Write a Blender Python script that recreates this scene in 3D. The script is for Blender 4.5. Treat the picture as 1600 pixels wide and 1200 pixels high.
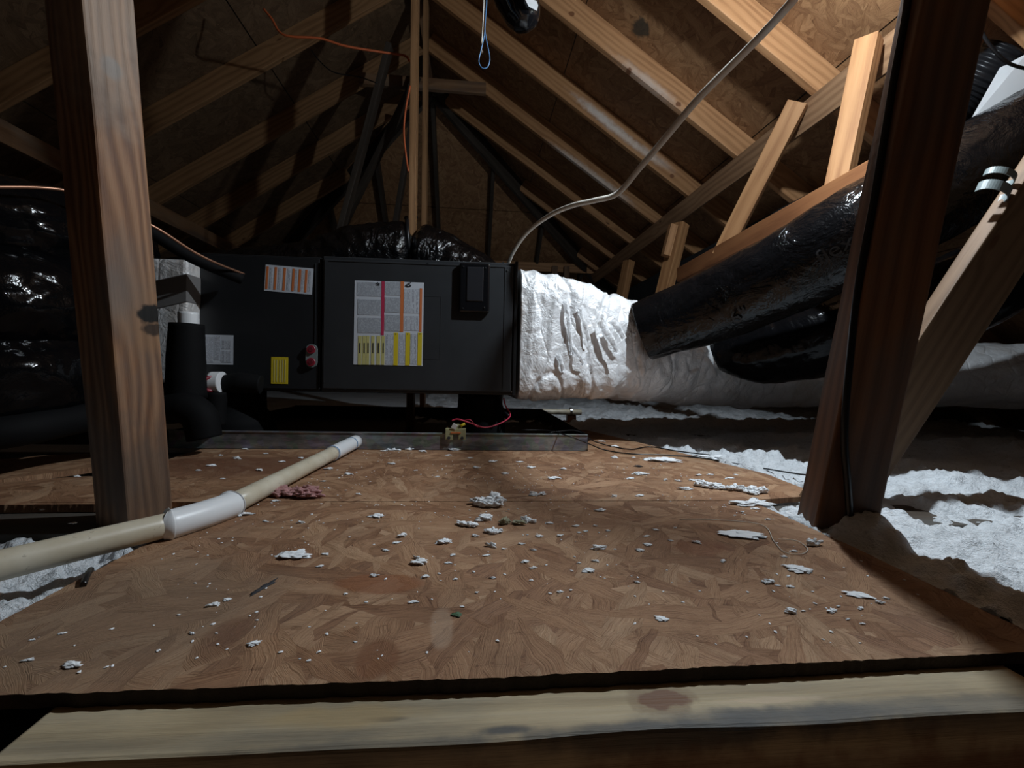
import bpy, bmesh, math, random
from mathutils import Vector, Matrix, noise, Quaternion

# ---------------------------------------------------------------- clear
for o in list(bpy.data.objects):
    bpy.data.objects.remove(o, do_unlink=True)
SC = bpy.context.scene
COL = SC.collection
random.seed(7)

# ---------------------------------------------------------------- camera
FPX = 700.0
CAM_H = 0.305
PITCH, YAW, ROLL = math.radians(1.4), math.radians(5.25), math.radians(1.3)
FW = Vector((math.sin(YAW)*math.cos(PITCH), math.cos(YAW)*math.cos(PITCH), -math.sin(PITCH)))
_r = Vector((math.cos(YAW), -math.sin(YAW), 0)); _u = _r.cross(FW)
RT = _r*math.cos(ROLL) + _u*math.sin(ROLL); UP = -_r*math.sin(ROLL) + _u*math.cos(ROLL)
CP = Vector((0, 0, CAM_H))
cd = bpy.data.cameras.new('camera'); cam = bpy.data.objects.new('camera', cd); COL.objects.link(cam)
cd.sensor_fit = 'HORIZONTAL'; cd.sensor_width = 36; cd.lens = 36*FPX/1600; cd.clip_start = 0.02; cd.clip_end = 60
m3 = Matrix((RT, UP, -FW)).transposed()
cam.matrix_world = Matrix.Translation(CP) @ m3.to_4x4()
SC.camera = cam

# ---------------------------------------------------------------- world, exposure
SC.view_settings.view_transform = 'Standard'; SC.view_settings.look = 'None'
SC.view_settings.gamma = 1.0; SC.view_settings.use_curve_mapping = False
SC.view_settings.exposure = 0.0
w = bpy.data.worlds.new('attic_air'); SC.world = w; w.use_nodes = True
w.node_tree.nodes['Background'].inputs[0].default_value = (0.55, 0.6, 0.7, 1)
w.node_tree.nodes['Background'].inputs[1].default_value = 0.017

# ---------------------------------------------------------------- work lamp hung from the rafters
LAMP = Vector((1.0, 1.15, 1.60))
ld = bpy.data.lights.new('work_lamp_light', 'POINT'); ld.energy = 46; ld.color = (0.80, 0.91, 1.0); ld.shadow_soft_size = 0.022
lo = bpy.data.objects.new('work_lamp_light', ld); COL.objects.link(lo); lo.location = LAMP
# the lamp's reflector throws most of its light down towards the deck and the furnace
sd = bpy.data.lights.new('work_lamp_beam', 'SPOT'); sd.energy = 62; sd.color = (0.80, 0.91, 1.0); sd.shadow_soft_size = 0.022
sd.spot_size = math.radians(168); sd.spot_blend = 0.9
so_ = bpy.data.objects.new('work_lamp_beam', sd); COL.objects.link(so_); so_.location = LAMP
so_.rotation_euler = (Vector((.45, 1.15, 0)) - LAMP).to_track_quat('-Z', 'Y').to_euler()

# faint warm light of the room below, coming up through the hatch the camera stands in
rd = bpy.data.lights.new('room_below_light', 'AREA'); rd.energy = 1.1; rd.color = (1.0, .62, .36); rd.shape = 'RECTANGLE'; rd.size = 1.2; rd.size_y = .8
ro_ = bpy.data.objects.new('room_below_light', rd); COL.objects.link(ro_); ro_.location = (0, -.55, -.75); ro_.rotation_euler = (math.radians(155), 0, 0)

# ---------------------------------------------------------------- geometry helpers
def ray(x, y): return FW*FPX + RT*(x-800) - UP*(y-600)
def gz(x, y, z=0.0):
    d = ray(x, y); return CP + d*((z-CAM_H)/d.z)
def atY(x, y, Y):
    d = ray(x, y); return CP + d*(Y/d.y)
def atX(x, y, X):
    d = ray(x, y); return CP + d*(X/d.x)

def PLr(x, y):
    """where the line of sight meets the underside of the right slope's sheathing"""
    n = Vector((.6644, 0, 1)); p0 = Vector((-.416, 0, 2.905+.168)); d = ray(x, y); return CP + d*((p0-CP).dot(n)/d.dot(n))
def tag(o, label=None, cat=None, group=None, kind=None):
    if label: o['label'] = label
    if cat: o['category'] = cat
    if group: o['group'] = group
    if kind: o['kind'] = kind
    return o

def link(name, me, mat=None, parent=None, smooth=False):
    o = bpy.data.objects.new(name, me); COL.objects.link(o)
    if mat:
        for m in (mat if isinstance(mat, (list, tuple)) else [mat]): me.materials.append(m)
    if parent: o.parent = parent
    if smooth:
        for p in me.polygons: p.use_smooth = True
    return o

def from_bm(name, bm, mat=None, parent=None, smooth=False):
    me = bpy.data.meshes.new(name); bm.to_mesh(me); bm.free()
    return link(name, me, mat, parent, smooth)

def empty(name, loc=(0, 0, 0), rz=0.0):
    o = bpy.data.objects.new(name, None); COL.objects.link(o); o.location = loc; o.rotation_euler = (0, 0, rz)
    o.empty_display_size = 0.1; return o

def add_box(bm, x0, x1, y0, y1, z0, z1, mi=0, bev=0.0):
    r = bmesh.ops.create_cube(bm, size=1)
    vs = r['verts']
    for v in vs:
        v.co = Vector((x0+(x1-x0)*(v.co.x+.5), y0+(y1-y0)*(v.co.y+.5), z0+(z1-z0)*(v.co.z+.5)))
    fs = set(f for v in vs for f in v.link_faces)
    for f in fs: f.material_index = mi
    if bev > 0:
        es = list(set(e for v in vs for e in v.link_edges))
        r = bmesh.ops.bevel(bm, geom=es, offset=bev, segments=2, affect='EDGES', profile=0.5)
        for f in r['faces']: f.material_index = mi

def box(name, x0, x1, y0, y1, z0, z1, mat, parent=None, bev=0.002):
    bm = bmesh.new(); add_box(bm, x0, x1, y0, y1, z0, z1, 0, bev); return from_bm(name, bm, mat, parent)

def beam(name, p0, p1, wd, ht, mat, up=(0, 0, 1), roll=0.0, bev=0.0025, parent=None, warp=0.0, over=0.0):
    """a board from p0 to p1 (centre line): wd across, ht along the 'up' side; mesh local X runs along the grain"""
    p0, p1 = Vector(p0), Vector(p1); d = p1-p0; L = d.length; x = d.normalized()
    y = Vector(up).cross(x).normalized(); z = x.cross(y)
    bm = bmesh.new(); add_box(bm, 0, L, -wd/2, wd/2, -ht/2, ht/2, 0, bev)
    if warp > 0:
        long_e = [e for e in bm.edges if abs(e.verts[0].co.x-e.verts[1].co.x) > L*.5]
        bmesh.ops.subdivide_edges(bm, edges=long_e, cuts=int(L/0.03))
        for v in bm.verts:
            n = noise.noise_vector(Vector((v.co.x*5+p0.x*9, v.co.y*14, v.co.z*14)))
            v.co.y += n.y*warp; v.co.z += n.z*warp
    o = from_bm(name, bm, mat, parent)
    M = Matrix((x, y, z)).transposed().to_4x4()
    if roll: M = M @ Matrix.Rotation(roll, 4, 'X')
    M.translation = p0
    if parent: o.matrix_parent_inverse = Matrix(); o.matrix_basis = parent.matrix_world.inverted() @ M if parent else M
    else: o.matrix_world = M
    return o

def catmull(pts, n):
    P = [Vector(p) for p in pts]; P = [P[0]*2-P[1]] + P + [P[-1]*2-P[-2]]
    out = []; seg = len(P)-3
    for i in range(n+1):
        t = i/n*seg; k = min(int(t), seg-1); u = t-k
        a, b, c, d = P[k:k+4]
        out.append(0.5*((2*b) + (c-a)*u + (2*a-5*b+4*c-d)*u*u + (3*b-a-3*c+d)*u**3))
    return out

def tube_bm(pts, rad, n=40, sides=12, caps=True, disp=None, squash=1.0, bm=None, raw=False, mi=0):
    C = [Vector(p) for p in pts] if raw else catmull(pts, n)
    n = len(C)-1
    if not hasattr(rad, '__len__'): rad = [rad, rad]
    bm = bm or bmesh.new(); rings = []
    T = [(C[min(i+1, n)]-C[max(i-1, 0)]).normalized() for i in range(n+1)]
    ref = Vector((0, 0, 1)) if abs(T[0].z) < .9 else Vector((0, 1, 0))
    S = (ref - T[0]*ref.dot(T[0])).normalized(); L = 0.0
    for i in range(n+1):
        if i: L += (C[i]-C[i-1]).length
        S = (S - T[i]*S.dot(T[i])).normalized(); B = T[i].cross(S)
        f = i/n*(len(rad)-1); k = min(int(f), len(rad)-2); r = rad[k]+(rad[k+1]-rad[k])*(f-k)
        ring = []
        for j in range(sides):
            a = 2*math.pi*j/sides
            rr = r + (disp(L, a, i/n, r) if disp else 0)
            ring.append(bm.verts.new(C[i] + S*math.cos(a)*rr*squash + B*math.sin(a)*rr))
        rings.append(ring)
    for i in range(n):
        for j in range(sides):
            fc = bm.faces.new((rings[i][j], rings[i][(j+1) % sides], rings[i+1][(j+1) % sides], rings[i+1][j])); fc.smooth = True; fc.material_index = mi
    if caps:
        for ring in (rings[0][::-1], rings[-1]):
            fc = bm.faces.new(ring); fc.material_index = mi
    return bm

def tube(name, pts, rad, mat, n=40, sides=12, parent=None, caps=True, disp=None, squash=1.0, raw=False):
    bm = tube_bm(pts, rad, n, sides, caps, disp, squash, None, raw)
    bmesh.ops.recalc_face_normals(bm, faces=bm.faces)
    return from_bm(name, bm, mat, parent)

def cyl(name, p0, p1, r, mat, parent=None, sides=24, r2=None, bev=0.0):
    p0, p1 = Vector(p0), Vector(p1)
    bm = tube_bm([p0, p0.lerp(p1, .5), p1], [r, r if r2 is None else r2], raw=True, sides=sides)
    bmesh.ops.recalc_face_normals(bm, faces=bm.faces)
    if bev:
        es = [e for e in bm.edges if len(e.link_faces) == 2 and any(len(f.verts) > 4 for f in e.link_faces)]
        bmesh.ops.bevel(bm, geom=es, offset=bev, segments=2, affect='EDGES')
    return from_bm(name, bm, mat, parent)

def prism(name, poly, z0, z1, mat, parent=None, jag=0.0, edge=None):
    """poly in XY extruded in z; optional ragged edges"""
    pts = []
    for i in range(len(poly)):
        a = Vector((*poly[i], 0)); b = Vector((*poly[(i+1) % len(poly)], 0))
        if jag > 0:
            k = max(1, int((b-a).length/0.006)); nrm = (b-a).normalized().cross(Vector((0, 0, 1)))
            for q in range(k):
                p = a.lerp(b, q/k)
                d = 0 if q == 0 else (noise.noise(p*110)*.5+noise.noise(p*25)*.35)*jag
                pts.append(p + nrm*d)
        else: pts.append(a)
    bm = bmesh.new()
    top = [bm.verts.new((p.x, p.y, z1)) for p in pts]; bot = [bm.verts.new((p.x, p.y, z0)) for p in pts]
    bm.faces.new(top); bm.faces.new(bot[::-1])
    for i in range(len(pts)):
        j = (i+1) % len(pts); fc = bm.faces.new((top[i], bot[i], bot[j], top[j])); fc.material_index = 1 if edge else 0
    bmesh.ops.recalc_face_normals(bm, faces=bm.faces)
    return from_bm(name, bm, [mat, edge] if edge else mat, parent)

# ---------------------------------------------------------------- materials
class NT:
    def __init__(s, name):
        s.m = bpy.data.materials.new(name); s.m.use_nodes = True; s.t = s.m.node_tree; s.t.nodes.clear()
        s.out = s.t.nodes.new('ShaderNodeOutputMaterial'); s.b = s.t.nodes.new('ShaderNodeBsdfPrincipled')
        s.t.links.new(s.b.outputs[0], s.out.inputs[0])
    def N(s, typ, ins=None, **kw):
        n = s.t.nodes.new(typ)
        for k, v in kw.items(): setattr(n, k, v)
        for k, v in (ins or {}).items(): s.put(n.inputs[k], v)
        return n
    def put(s, sock, v):
        if isinstance(v, bpy.types.NodeSocket): s.t.links.new(v, sock)
        else:
            if isinstance(v, (tuple, list)) and sock.type == 'RGBA' and len(v) == 3: v = (*v, 1)
            sock.default_value = v
    def math(s, op, a, b=0.0, c=None):
        n = s.N('ShaderNodeMath', {0: a, 1: b}, operation=op)
        if c is not None: s.put(n.inputs[2], c)
        return n.outputs[0]
    def co(s, kind='Object', scale=(1, 1, 1), rot=(0, 0, 0), loc=(0, 0, 0)):
        tc = s.N('ShaderNodeTexCoord'); mp = s.N('ShaderNodeMapping', {0: tc.outputs[kind], 1: loc, 2: rot, 3: scale}); return mp.outputs[0]
    def map(s, v, scale=(1, 1, 1), rot=(0, 0, 0), loc=(0, 0, 0)):
        return s.N('ShaderNodeMapping', {0: v, 1: loc, 2: rot, 3: scale}).outputs[0]
    def noise(s, v, scale=5, detail=4, rough=.6, dist=0.0):
        return s.N('ShaderNodeTexNoise', {'Vector': v, 'Scale': scale, 'Detail': detail, 'Roughness': rough, 'Distortion': dist})
    def ramp(s, f, stops, interp='LINEAR'):
        n = s.N('ShaderNodeValToRGB', {0: f}); n.color_ramp.interpolation = interp
        e = n.color_ramp.elements
        while len(e) < len(stops): e.new(.5)
        for i, (p, c) in enumerate(stops):
            e[i].position = p; e[i].color = (*c, 1) if len(c) == 3 else c
        return n.outputs[0]
    def mix(s, f, a, b, mode='MIX'):
        n = s.N('ShaderNodeMix', data_type='RGBA', blend_type=mode)
        s.put(n.inputs[0], f); s.put(n.inputs[6], a); s.put(n.inputs[7], b); return n.outputs[2]
    def bump(s, h, strength=.3, dist=.002, nrm=None):
        n = s.N('ShaderNodeBump', {'Height': h, 'Strength': strength, 'Distance': dist})
        if nrm: s.put(n.inputs['Normal'], nrm)
        return n.outputs[0]
    def set(s, **kw):
        for k, v in kw.items(): s.put(s.b.inputs[k.replace('_', ' ')], v)
        return s.m

def simple(name, col, rough=.5, metal=0.0, spec=.5, bump=None, var=0.0):
    t = NT(name); c = t.co()
    base = col
    if var:
        n = t.noise(c, 9, 5)
        base = t.mix(t.ramp(n.outputs[0], [(.35, (0, 0, 0)), (.7, (1, 1, 1))]), tuple(x*(1-var) for x in col), tuple(min(1, x*(1+var*.6)) for x in col))
    t.set(Base_Color=base, Roughness=rough, Metallic=metal, Specular_IOR_Level=spec)
    if bump:
        t.set(Normal=t.bump(t.noise(c, bump[0], 4).outputs[0], bump[1], bump[2]))
    return t.m

def osb(name, cols, strand=16.0, rot=(0, 0, 0), dark=1.0, bumpd=.0012, rough=.62, dirt=0.0, contrast=.42):
    """oriented strand board: overlapping elongated flakes, each with its own tone and grain"""
    t = NT(name); base = t.co('Object', rot=rot)
    wob = t.noise(base, 7, 3).outputs[1]
    v0 = t.N('ShaderNodeVectorMath', {0: wob, 1: (.5, .5, .5)}, operation='SUBTRACT').outputs[0]
    v0 = t.N('ShaderNodeVectorMath', {0: v0, 3: .05}, operation='SCALE').outputs[0]
    vv = t.N('ShaderNodeVectorMath', {0: base, 1: v0}, operation='ADD').outputs[0]
    best = None
    for i, (ang, sc) in enumerate([(.15, 1.0), (1.25, .9), (2.2, 1.15), (.75, 1.3), (2.85, .8), (1.75, 1.5)]):
        mp = t.map(t.map(vv, rot=(0, 0, ang), loc=(i*1.7, i*.9, i*.3)), scale=(strand*sc*.42, strand*sc*1.75, .3))
        vo = t.N('ShaderNodeTexVoronoi', {'Vector': mp, 'Scale': 1.0, 'Randomness': .95}, feature='F1')
        sp = t.N('ShaderNodeSeparateColor', {0: vo.outputs['Color']})
        pri, tone, edge = sp.outputs[0], sp.outputs[1], vo.outputs['Distance']
        gr = t.noise(t.map(mp, scale=(.8, 11, 1), loc=(i*3.3, 0, 0)), 2.6, 6, .72, .25).outputs[0]
        if best is None: best = [pri, tone, edge, gr]
        else:
            k = t.math('GREATER_THAN', pri, best[0])
            new = [t.math('MAXIMUM', pri, best[0])]
            for a, b in ((best[1], tone), (best[2], edge), (best[3], gr)):
                n = t.N('ShaderNodeMix', {0: k}, data_type='FLOAT'); t.put(n.inputs[2], a); t.put(n.inputs[3], b); new.append(n.outputs[0])
            best = new
    tone = t.math('ADD', t.math('MULTIPLY', best[1], contrast), t.math('MULTIPLY', best[3], 1.1))
    tone = t.math('SUBTRACT', tone, contrast*.5+.06)
    big = t.noise(base, 1.6, 3).outputs[0]
    tone = t.math('ADD', tone, t.math('MULTIPLY', t.math('SUBTRACT', big, .5), .5))
    col = t.ramp(tone, [(0.08, cols[0]), (.34, cols[1]), (.6, cols[2]), (.92, cols[3])])
    ed = t.ramp(best[2], [(.45, (1, 1, 1)), (.8, (.62, .55, .5))])
    col = t.mix(.55, col, ed, 'MULTIPLY')
    fine = t.ramp(best[3], [(.33, (.30, .22, .18)), (.45, (1, 1, 1))])
    col = t.mix(.85, col, fine, 'MULTIPLY')
    sp1 = t.noise(t.map(base, scale=(1, 3.2, 1)), 34, 5, .7, 1.5).outputs[0]
    col = t.mix(.6, col, t.ramp(sp1, [(.33, (.45, .38, .33)), (.43, (1, 1, 1)), (.62, (1, 1, 1)), (.72, (1.25, 1.22, 1.15))]), 'MULTIPLY')
    if dirt:
        d = t.ramp(t.noise(base, 3.1, 5, .7).outputs[0], [(.46, (1, 1, 1)), (.64, (.45, .42, .42))])
        col = t.mix(dirt, col, d, 'MULTIPLY')
    h = t.math('ADD', t.math('MULTIPLY', best[0], .6), t.math('ADD', t.math('MULTIPLY', best[3], .8), t.math('MULTIPLY', best[2], -.5)))
    t.set(Base_Color=col, Roughness=rough, Specular_IOR_Level=.3, Normal=t.bump(h, .9, bumpd))
    return t.m

def wood(name, c0, c1, c2, ring=11.0, rough=.6, stain=0.0, knots=True, bumpd=.0008, seed=0.0, knotcol=(.09, .035, .015), rstr=.55, wob=2.6):
    """sawn softwood: grain runs along local X"""
    t = NT(name); base = t.co('Object', loc=(seed, seed*.37, seed*.7))
    oi = t.N('ShaderNodeObjectInfo'); base = t.N('ShaderNodeVectorMath', {0: base, 1: t.N('ShaderNodeCombineXYZ', {0: t.math('MULTIPLY', oi.outputs['Random'], 13.0), 1: 0.0, 2: 0.0}).outputs[0]}, operation='ADD').outputs[0]
    kv = t.N('ShaderNodeTexVoronoi', {'Vector': t.map(base, scale=(2.6, 7, 7)), 'Scale': 1.0, 'Randomness': 1.0}, feature='F1')
    kd = kv.outputs['Distance']
    warp = t.math('MULTIPLY', t.ramp(kd, [(0.0, (1, 1, 1)), (.33, (0, 0, 0))], 'EASE'), .5 if knots else 0.0)
    lo = t.noise(t.map(base, scale=(1.3, 7, 7)), 1.0, 2, .5).outputs[0]
    xyz = t.N('ShaderNodeSeparateXYZ', {0: base})
    rad = t.math('ADD', t.math('MULTIPLY', t.math('ADD', xyz.outputs[1], t.math('MULTIPLY', xyz.outputs[2], .9)), ring), t.math('MULTIPLY', lo, wob))
    rad = t.math('ADD', rad, t.math('MULTIPLY', warp, 1.6))
    wv = t.math('ADD', t.math('MULTIPLY', t.math('SINE', t.math('MULTIPLY', rad, 6.283)), .5), .5)
    wv = t.math('MULTIPLY', wv, rstr)
    fib = t.noise(t.map(base, scale=(6, 160, 160)), 1.0, 4, .7).outputs[0]
    f = t.math('ADD', t.math('MULTIPLY', wv, .55), t.math('MULTIPLY', fib, .55))
    blot = t.noise(t.map(base, scale=(2.2, 6, 6)), 1.0, 3, .5).outputs[0]
    f = t.math('ADD', f, t.math('MULTIPLY', t.math('SUBTRACT', blot, .5), .55))
    col = t.ramp(f, [(.12, c2), (.45, c1), (.85, c0)])
    if knots:
        kn = t.ramp(kd, [(.045, (1, 1, 1)), (.085, (0, 0, 0))]); col = t.mix(t.math('MULTIPLY', kn, .85), col, knotcol)
    if stain:
        s = t.ramp(t.noise(t.map(base, scale=(2.5, 9, 9)), 1.0, 5, .6).outputs[0], [(.45, (0, 0, 0)), (.62, (1, 1, 1))])
        col = t.mix(t.math('MULTIPLY', s, stain), col, (.09, .10, .10))
    t.set(Base_Color=col, Roughness=rough, Specular_IOR_Level=.3, Normal=t.bump(t.math('ADD', fib, wv), .6, bumpd))
    return t.m

M = {}
M['osb_deck'] = osb('osb_deck', [(.14, .062, .032), (.31, .16, .085), (.43, .25, .14), (.56, .38, .24)], 16, dirt=.4, bumpd=.0022, contrast=.40)
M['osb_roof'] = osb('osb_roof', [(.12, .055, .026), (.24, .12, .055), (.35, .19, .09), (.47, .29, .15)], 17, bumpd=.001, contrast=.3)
M['osb_shaded'] = osb('osb_shaded', [(.06, .036, .02), (.12, .073, .04), (.17, .105, .058), (.24, .155, .09)], 15, bumpd=.001, contrast=.3)  # darker copy of the roof OSB; the left slope's shade is in its colour
M['osb_edge_shaded'] = simple('osb_edge_shaded', (.045, .028, .018), .9, bump=(160, .8, .003), var=.5)  # raw board edge, darkened further: the front edge's shade put into its colour
M['purlin_wood'] = wood('purlin_wood', (.42, .25, .14), (.34, .19, .10), (.21, .11, .058), ring=30)
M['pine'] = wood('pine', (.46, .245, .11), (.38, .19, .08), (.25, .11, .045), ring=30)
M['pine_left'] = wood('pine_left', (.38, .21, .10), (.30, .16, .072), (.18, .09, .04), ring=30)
M['pine_pale'] = wood('pine_pale', (.56, .30, .145), (.46, .235, .105), (.30, .14, .06), ring=32)
M['pine_old'] = wood('pine_old', (.33, .20, .115), (.24, .13, .065), (.13, .065, .035), stain=.35)
M['post_wood'] = wood('post_wood', (.35, .19, .10), (.23, .11, .052), (.11, .045, .021), ring=52, stain=.5, rstr=.8, bumpd=.0015, wob=9)
M['post_dark'] = wood('post_dark', (.26, .125, .06), (.18, .085, .042), (.09, .042, .022), ring=34, stain=.4)
M['brace_wood'] = wood('brace_wood', (.20, .12, .065), (.155, .09, .048), (.10, .055, .028), ring=30)
M['rail_wood'] = wood('rail_wood', (.52, .43, .30), (.44, .35, .22), (.29, .22, .13), ring=26, stain=.45, rstr=.4, bumpd=.003, knotcol=(.22, .13, .08))
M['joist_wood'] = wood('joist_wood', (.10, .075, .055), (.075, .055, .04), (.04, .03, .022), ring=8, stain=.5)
M['red_wood'] = wood('red_wood', (.34, .15, .06), (.25, .10, .04), (.14, .05, .02), ring=9)
M['hip_wood'] = wood('hip_wood', (.075, .058, .045), (.055, .042, .032), (.03, .022, .016))  # near-black: shadow by the king posts and on the jacks put into colour
M['felt'] = simple('felt', (.022, .025, .028), .8, var=.3)

def black_plastic(name, rough=.12, wr=.5, scale=(5, 26, 26), d=.008, col=(.003, .003, .0035), spec=.18):
    t = NT(name); c = t.co()
    n1 = t.noise(c, 7, 5, .62, 1.5).outputs[0]; n2 = t.noise(c, 32, 3, .6, .8).outputs[0]
    h = t.math('ADD', n1, t.math('MULTIPLY', n2, .25))
    t.set(Base_Color=col, Roughness=rough, Specular_IOR_Level=spec, Normal=t.bump(h, wr, d)); return t.m
M['flex'] = black_plastic('flex')
M['flex_shiny'] = black_plastic('flex_shiny', .2, 1.0, d=.02, spec=.75)
M['flex_main'] = black_plastic('flex_main', .15, .9, d=.013, spec=.4)
M['flex_matte'] = black_plastic('flex_matte', .32, .35, d=.006, col=(.009, .009, .010))
M['foam_black'] = simple('foam_black', (.005, .005, .0055), .75, 0, .12, bump=(60, .3, .001))
M['rubber'] = simple('rubber', (.008, .008, .009), .4)
M['cable_black'] = simple('cable_black', (.010, .010, .011), .3)
M['steel_grey'] = simple('steel_grey', (.029, .031, .034), .42, .1, var=.12)
M['steel_dark'] = simple('steel_dark', (.014, .015, .017), .45, .1, var=.1)
M['black_gloss'] = simple('black_gloss', (.006, .006, .007), .12)
M['glass_dark'] = simple('glass_dark', (.022, .022, .025), .15)
M['groove'] = simple('groove', (.010, .011, .012), .6)
M['paper'] = simple('paper', (.52, .55, .60), .55)
M['white_plastic'] = simple('white_plastic', (.78, .79, .80), .35)
M['red_plastic'] = simple('red_plastic', (.24, .016, .03), .35)
M['red_dark'] = simple('red_dark', (.12, .012, .02), .45)
M['orange_print'] = simple('orange_print', (.55, .16, .05), .5)
M['red_print'] = simple('red_print', (.42, .03, .08), .5)
M['yellow_print'] = simple('yellow_print', (.62, .48, .02), .5)
M['yellow_pale'] = simple('yellow_pale', (.50, .46, .18), .5)
M['ink'] = simple('ink', (.03, .03, .035), .6)
M['copper'] = simple('copper', (.42, .22, .14), .4, .8)
M['red_wire'] = simple('red_wire', (.50, .03, .07), .4)
M['orange_cable'] = simple('orange_cable', (.50, .11, .035), .45)
M['blue_wire'] = simple('blue_wire', (.09, .22, .42), .4)
M['grey_cord'] = simple('grey_cord', (.62, .58, .51), .75, 0, .2)
M['tape'] = simple('tape', (.17, .16, .155), .5, bump=(14, .3, .002))
M['beige'] = simple('beige', (.33, .31, .17), .5)
M['chrome'] = simple('chrome', (.6, .6, .6), .3, 1.0)
M['lamp_body'] = simple('lamp_body', (.05, .05, .05), .5)
M['leaf_green'] = simple('leaf_green', (.06, .12, .06), .6)
M['strap_grey'] = simple('strap_grey', (.17, .20, .20), .45, var=.2)

def text_print(name, c_bg, c_ink, sc):
    t = NT(name); c = t.co()
    a = t.N('ShaderNodeTexWave', {'Vector': c, 'Scale': sc, 'Distortion': 0.0}, wave_type='BANDS', bands_direction='X').outputs[1]
    n = t.noise(t.map(c, scale=(1, 1, .6)), 300, 2).outputs[0]
    k = t.math('MULTIPLY', t.ramp(a, [(.45, (0, 0, 0)), (.6, (1, 1, 1))]), t.ramp(n, [(.42, (0, 0, 0)), (.5, (1, 1, 1))]))
    t.set(Base_Color=t.mix(k, c_bg, c_ink), Roughness=.55); return t.m
M['print_dense'] = text_print('print_dense', (.40, .43, .47), (.20, .21, .24), 110)
M['print_loose'] = text_print('print_loose', (.50, .53, .58), (.25, .26, .30), 60)

def pvc():
    t = NT('pvc_aged'); c = t.co()
    n = t.noise(t.map(c, scale=(1, 1, 1)), 18, 5).outputs[0]
    f = t.noise(c, 90, 3).outputs[0]
    col = t.mix(t.ramp(n, [(.35, (0, 0, 0)), (.75, (1, 1, 1))]), (.62, .56, .44), (.50, .43, .31))
    col = t.mix(t.ramp(f, [(.66, (0, 0, 0)), (.72, (.7, .7, .7))]), col, (.25, .20, .14))
    t.set(Base_Color=col, Roughness=.38); return t.m
M['pvc'] = pvc()

def galv():
    t = NT('galvanised_steel'); c = t.co()
    v = t.N('ShaderNodeTexVoronoi', {'Vector': t.map(c, scale=(1, 1, 1)), 'Scale': 38.0}).outputs['Color']
    n = t.noise(t.map(c, scale=(1, 3, 5)), 6, 6, .7).outputs[0]
    col = t.mix(t.ramp(n, [(.4, (0, 0, 0)), (.66, (1, 1, 1))]), (.15, .155, .16), (.40, .41, .42))
    col = t.mix(.25, col, v, 'MULTIPLY')
    col = t.mix(t.ramp(t.noise(c, 13, 5).outputs[0], [(.6, (0, 0, 0)), (.72, (.5, .5, .5))]), col, (.5, .5, .48))
    t.set(Base_Color=col, Roughness=.48, Metallic=.55, Normal=t.bump(n, .2, .001)); return t.m
M['galv'] = galv()
M['galv_black'] = simple('galv_black', (.03, .031, .033), .35, .6, var=.4)

def foil(name, bright=.86):
    t = NT(name); c = t.co()
    n = t.noise(c, 5.5, 7, .62, 1.2).outputs[0]; n2 = t.noise(c, 26, 5, .65, .8).outputs[0]
    vor = t.N('ShaderNodeTexVoronoi', {'Vector': t.map(c, scale=(1, 1, .55)), 'Scale': 11.0}, feature='DISTANCE_TO_EDGE').outputs[0]
    crease = t.ramp(vor, [(0.0, (0, 0, 0)), (.07, (1, 1, 1))])
    h = t.math('ADD', t.math('MULTIPLY', n, 1.0), t.math('ADD', t.math('MULTIPLY', n2, .4), t.math('MULTIPLY', crease, .12)))
    stain = t.ramp(t.noise(t.map(c, scale=(1, 1, .7)), 3.0, 6, .66, 1.0).outputs[0], [(.52, (0, 0, 0)), (.66, (1, 1, 1))])
    col = t.mix(t.math('MULTIPLY', stain, .5), (bright, bright*1.0, bright*1.01), (bright*.62, bright*.54, bright*.46))
    t.set(Base_Color=col, Roughness=.5, Metallic=.28, Specular_IOR_Level=.5, Normal=t.bump(h, .75, .02)); return t.m
M['foil'] = foil('foil_wrap')
M['foil_soft'] = foil('foil_soft', .6)

def insul():
    t = NT('blown_fiber'); c = t.co()
    n = t.noise(c, 45, 6, .7, .5).outputs[0]; n2 = t.noise(c, 160, 4, .7).outputs[0]; n3 = t.noise(c, 3, 4).outputs[0]
    col = t.mix(t.ramp(n3, [(.4, (0, 0, 0)), (.7, (1, 1, 1))]), (.84, .87, .90), (.72, .74, .76))
    col = t.mix(t.ramp(n, [(.3, (1, 1, 1)), (.45, (0, 0, 0))]), col, (.50, .52, .54))
    t.set(Base_Color=col, Roughness=.95, Specular_IOR_Level=.1, Normal=t.bump(t.math('ADD', n, t.math('MULTIPLY', n2, .5)), 1.0, .012)); return t.m
M['insul'] = insul()
M['fluff'] = simple('fluff', (.90, .92, .94), .95, bump=(140, .35, .002))
M['pink_fluff'] = simple('pink_fluff', (.62, .32, .31), .95, bump=(90, .8, .004))

# ================================================================ ROOF
T = 0.6644                       # 8 in 12
RX, RZ = -0.416, 2.905           # ridge, at the level of the rafters' undersides
HY = 4.26                        # where the ridge ends and the hip begins
HS = 0.8785                      # fall of the hip end
HK = 1.29/1.706                  # hip: run in Y per run in X
def zr(X): return RZ - T*abs(X-RX)
def hipY(X): return HY + abs(X-RX)*HK
cosr = math.cos(math.atan(T)); RD = 0.14; lift = RD/cosr       # rafter depth seen vertically
EX = 4.3

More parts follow.
